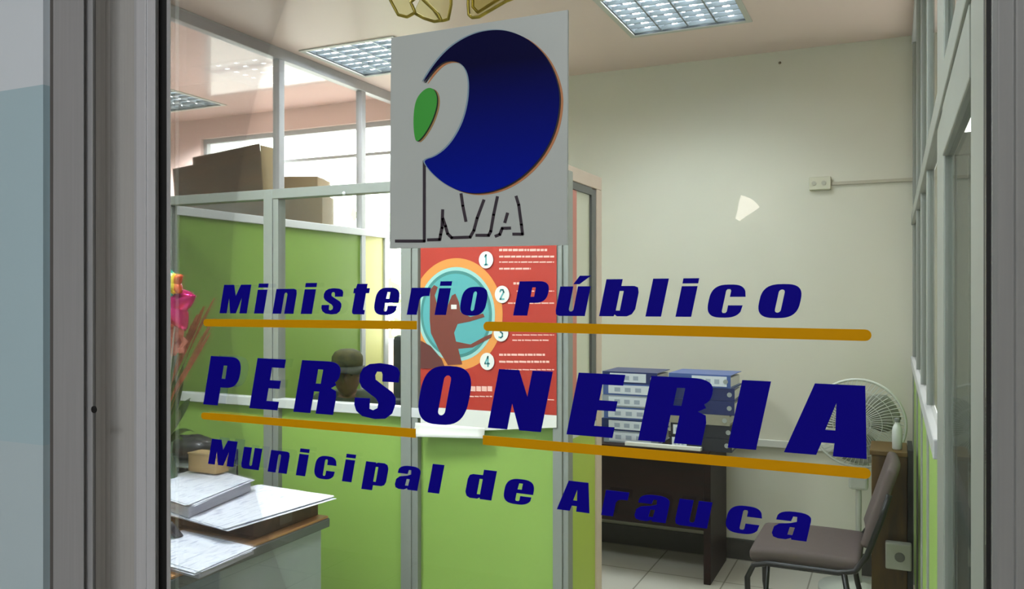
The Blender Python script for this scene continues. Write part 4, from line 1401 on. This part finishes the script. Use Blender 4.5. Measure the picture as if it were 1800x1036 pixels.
for k in range(3):
    a0 = 2 * PI * k / 3 + .5
    gg = []
    for i in range(9):
        t = i / 8
        r_ = .03 + .165 * t
        w = .95 * math.sin(PI * (.25 + .62 * t)) * .9
        gg.append([Mf @ Vector((r_ * math.cos(a0 + w * s), r_ * math.sin(a0 + w * s), .018 * s)) for s in (-1, -.5, 0, .5, 1)])
    MB().sheet(gg).build('blade', FB, fn, world=True, smooth=True, thick=.002)
MB().lathe([(.001, .03), (.032, .026), (.034, -.02), (.001, -.022)], (0, 0, 0), 20, Mf).build('hub', FW, fn, world=True, smooth=True)
MB().lathe([(.05, -.07), (.055, -.09), (.052, -.17), (.03, -.19)], (0, 0, 0), 20, Mf).build('motor', FW, fn, world=True, smooth=True)
MB().tube([(FX, FYY + .12, .03), (FX, FYY + .12, .85)], .014, 12).build('pole', FW, fn, world=True, smooth=True)
cbx = MB().box(FX - .045, FX + .045, FYY + .07, FYY + .17, .52, .66).build('control_box', FW, fn, world=True, bevel=.012)
MB().lathe([(.016, 0), (.014, .014), (.001, .015)], (FX - .012, FYY + .07, .60), 16, Matrix.Rotation(PI / 2, 4, 'X')).build('knob', mat('knob_dark', (70, 76, 76), 0.4), cbx, world=True)
MB().lathe([(.19, 0), (.19, .02), (.05, .04), (.03, .05)], (FX, FYY + .12, 0), 32).build('base', FW, fn, world=True, smooth=True)

# ================================================================== CHAIR
CHF = mat('chair_mauve', (88, 75, 72), 0.75, noise=0.08, nscale=60, bump=0.05)
CHT = mat('chair_tube', (26, 26, 26), 0.35, 0.3)
vc = thing('visitor_chair', 'mauve padded visitor chair with black tubular frame, facing left', 'chair', (-0.32, 2.88, 0))


def pad(name, pts, th, m, parent):
    mb = MB()
    mb.sheet(pts)
    o = mb.build(name, m, parent, world=True, smooth=True, thick=th)
    o.modifiers['thickness'].offset = 0
    b = o.modifiers.new('round', 'BEVEL')
    b.width, b.segments = th * .4, 4
    b.limit_method = 'ANGLE'
    return o


SX0, SX1, SY0, SY1 = -0.53, -0.115, 2.66, 3.10
g = []
for i in range(9):
    u = i / 8
    row = []
    for j in range(7):
        v = j / 6
        x = SX0 + (SX1 - SX0) * u
        z = .462 - .02 * (1 - u) ** 3 - .012 * u
        row.append((x, SY0 + (SY1 - SY0) * v, z + .006 * math.sin(PI * v)))
    g.append(row)
pad('seat', g, .055, CHF, vc)
g = []
for i in range(9):
    u = i / 8
    row = []
    for j in range(7):
        v = j / 6
        x = -.105 + .10 * u + .012 * math.sin(PI * v)
        y = SY0 + .02 + (SY1 - SY0 - .04) * v
        row.append((x, y, .52 + .31 * u))
    g.append(row)
pad('backrest', g, .04, CHF, vc)
for y in (SY0 - .012, SY1 + .012):
    P = [(SX0 + .03, y, .008), (SX0 + .0, y, .20), (SX0 - .004, y, .36), (SX0 + .02, y, .412), (SX0 + .07, y, .425), (SX1 - .08, y, .425), (SX1 - .02, y, .44), (SX1 + .02, y, .50), (-.04, y, .66), (-.018, y, .74)]
    MB().tube(P, .0115, 10).build('side_frame', CHT, vc, world=True, smooth=True)
    MB().tube([(SX1 - .06, y, .425), (SX1 - .03, y, .25), (SX1 + .03, y, .008)], .0115, 10).build('leg', CHT, vc, world=True, smooth=True)
MB().tube([(SX0 + .10, SY0 - .012, .425), (SX0 + .10, SY1 + .012, .425)], .01, 8).build('cross_bar', CHT, vc, world=True, smooth=True)
MB().tube([(SX0 + .075, SY0 - .012, .425), (SX0 + .06, SY0 - .012, .2), (SX0 + .05, SY0 - .012, .02)], .0095, 8).build('leg', CHT, vc, world=True, smooth=True)

# ---- ochre cabinet behind the chair, with bottle, and the small white box --------
OCH = mat('ochre_board', (94, 68, 16), 0.55, rgb2=(66, 44, 12), nscale=5, aniso=(6, 6, 1))
oc = thing('side_cabinet', 'ochre brown cabinet behind the chair in the right corner', 'cabinet', (0.0, 3.3, 0))
MB().box(-.09, .050, 3.14, 3.38, .02, .80).build('body', OCH, oc, world=True, bevel=.004)
MB().box(-.097, .051, 3.13, 3.39, .80, .82).build('top', mat('ochre_top', (96, 70, 20), 0.5), oc, world=True, bevel=.003)
MB().box(.052, .072, 3.13, 3.39, .02, .83).build('side_strip', BLACKF, oc, world=True)
MB().box(-.085, .045, 3.15, 3.37, 0, .02).build('plinth', BLACKF, oc, world=True)
bo = onY(1577, 790, 3.2)
bt = thing('bottle', 'small white bottle with grey cap on the ochre cabinet', 'bottle', (bo.x, 3.2, .82))
MB().lathe([(.017, 0), (.020, .004), (.020, .085), (.016, .10), (.010, .11), (.010, .118)], (0, 0, 0), 20).build('body', mat('bottle_white', (206, 208, 204), 0.35), bt, smooth=True)
MB().lathe([(.012, .1185), (.012, .132), (.009, .135)], (0, 0, 0), 16).build('cap', mat('bottle_cap', (120, 122, 116), 0.4), bt)
wb = onY(1582, 990, 2.95)
wt = thing('power_box', 'small pale socket box low behind the chair back', 'socket box', (wb.x, 3.0785, wb.z - .07))
MB().box(-.055, .045, 0, .05, 0, .11).build('housing', mat('socket_pale', (176, 176, 164), 0.5), wt, bevel=.006)
MB().lathe([(.02, 0), (.02, .003)], (0, 0, .055), 18, Matrix.Rotation(PI / 2, 4, 'X')).build('socket', mat('socket_dark', (96, 96, 88), 0.5), wt)

# ---- lamp added behind the photographer to make the glare in the door glass ----
_r = ray(1312, 374)
_k = (DIST - YH - 0.05) / _r.y
lx, lz = _r.x * _k, EYE + _r.z * _k
wl = thing('glare_lamp', 'glowing lamp added out of view for its glare in the glass', 'lamp', (lx, YH, lz))
MB().box(lx - .06, lx + .06, YH, YH + .015, lz - .09, lz + .09).build('backplate', FRAMEM, wl, world=True, bevel=.003)
_g = mat('lamp_glass', (255, 250, 240), 0.4, emit=(255, 240, 228), estr=13)
MB().lathe([(.012, -.06), (.022, -.03), (.04, .01), (.05, .04), (.02, .05)], (lx, YH + .085, lz + .015), 20, Matrix.Rotation(math.radians(35), 4, 'Y')).build('lamp_shade', _g, wl, world=True, smooth=True)
MB().tube([(lx, YH + .015, lz - .05), (lx, YH + .085, lz - .05)], .01, 8).build('arm', FRAMEM, wl, world=True)
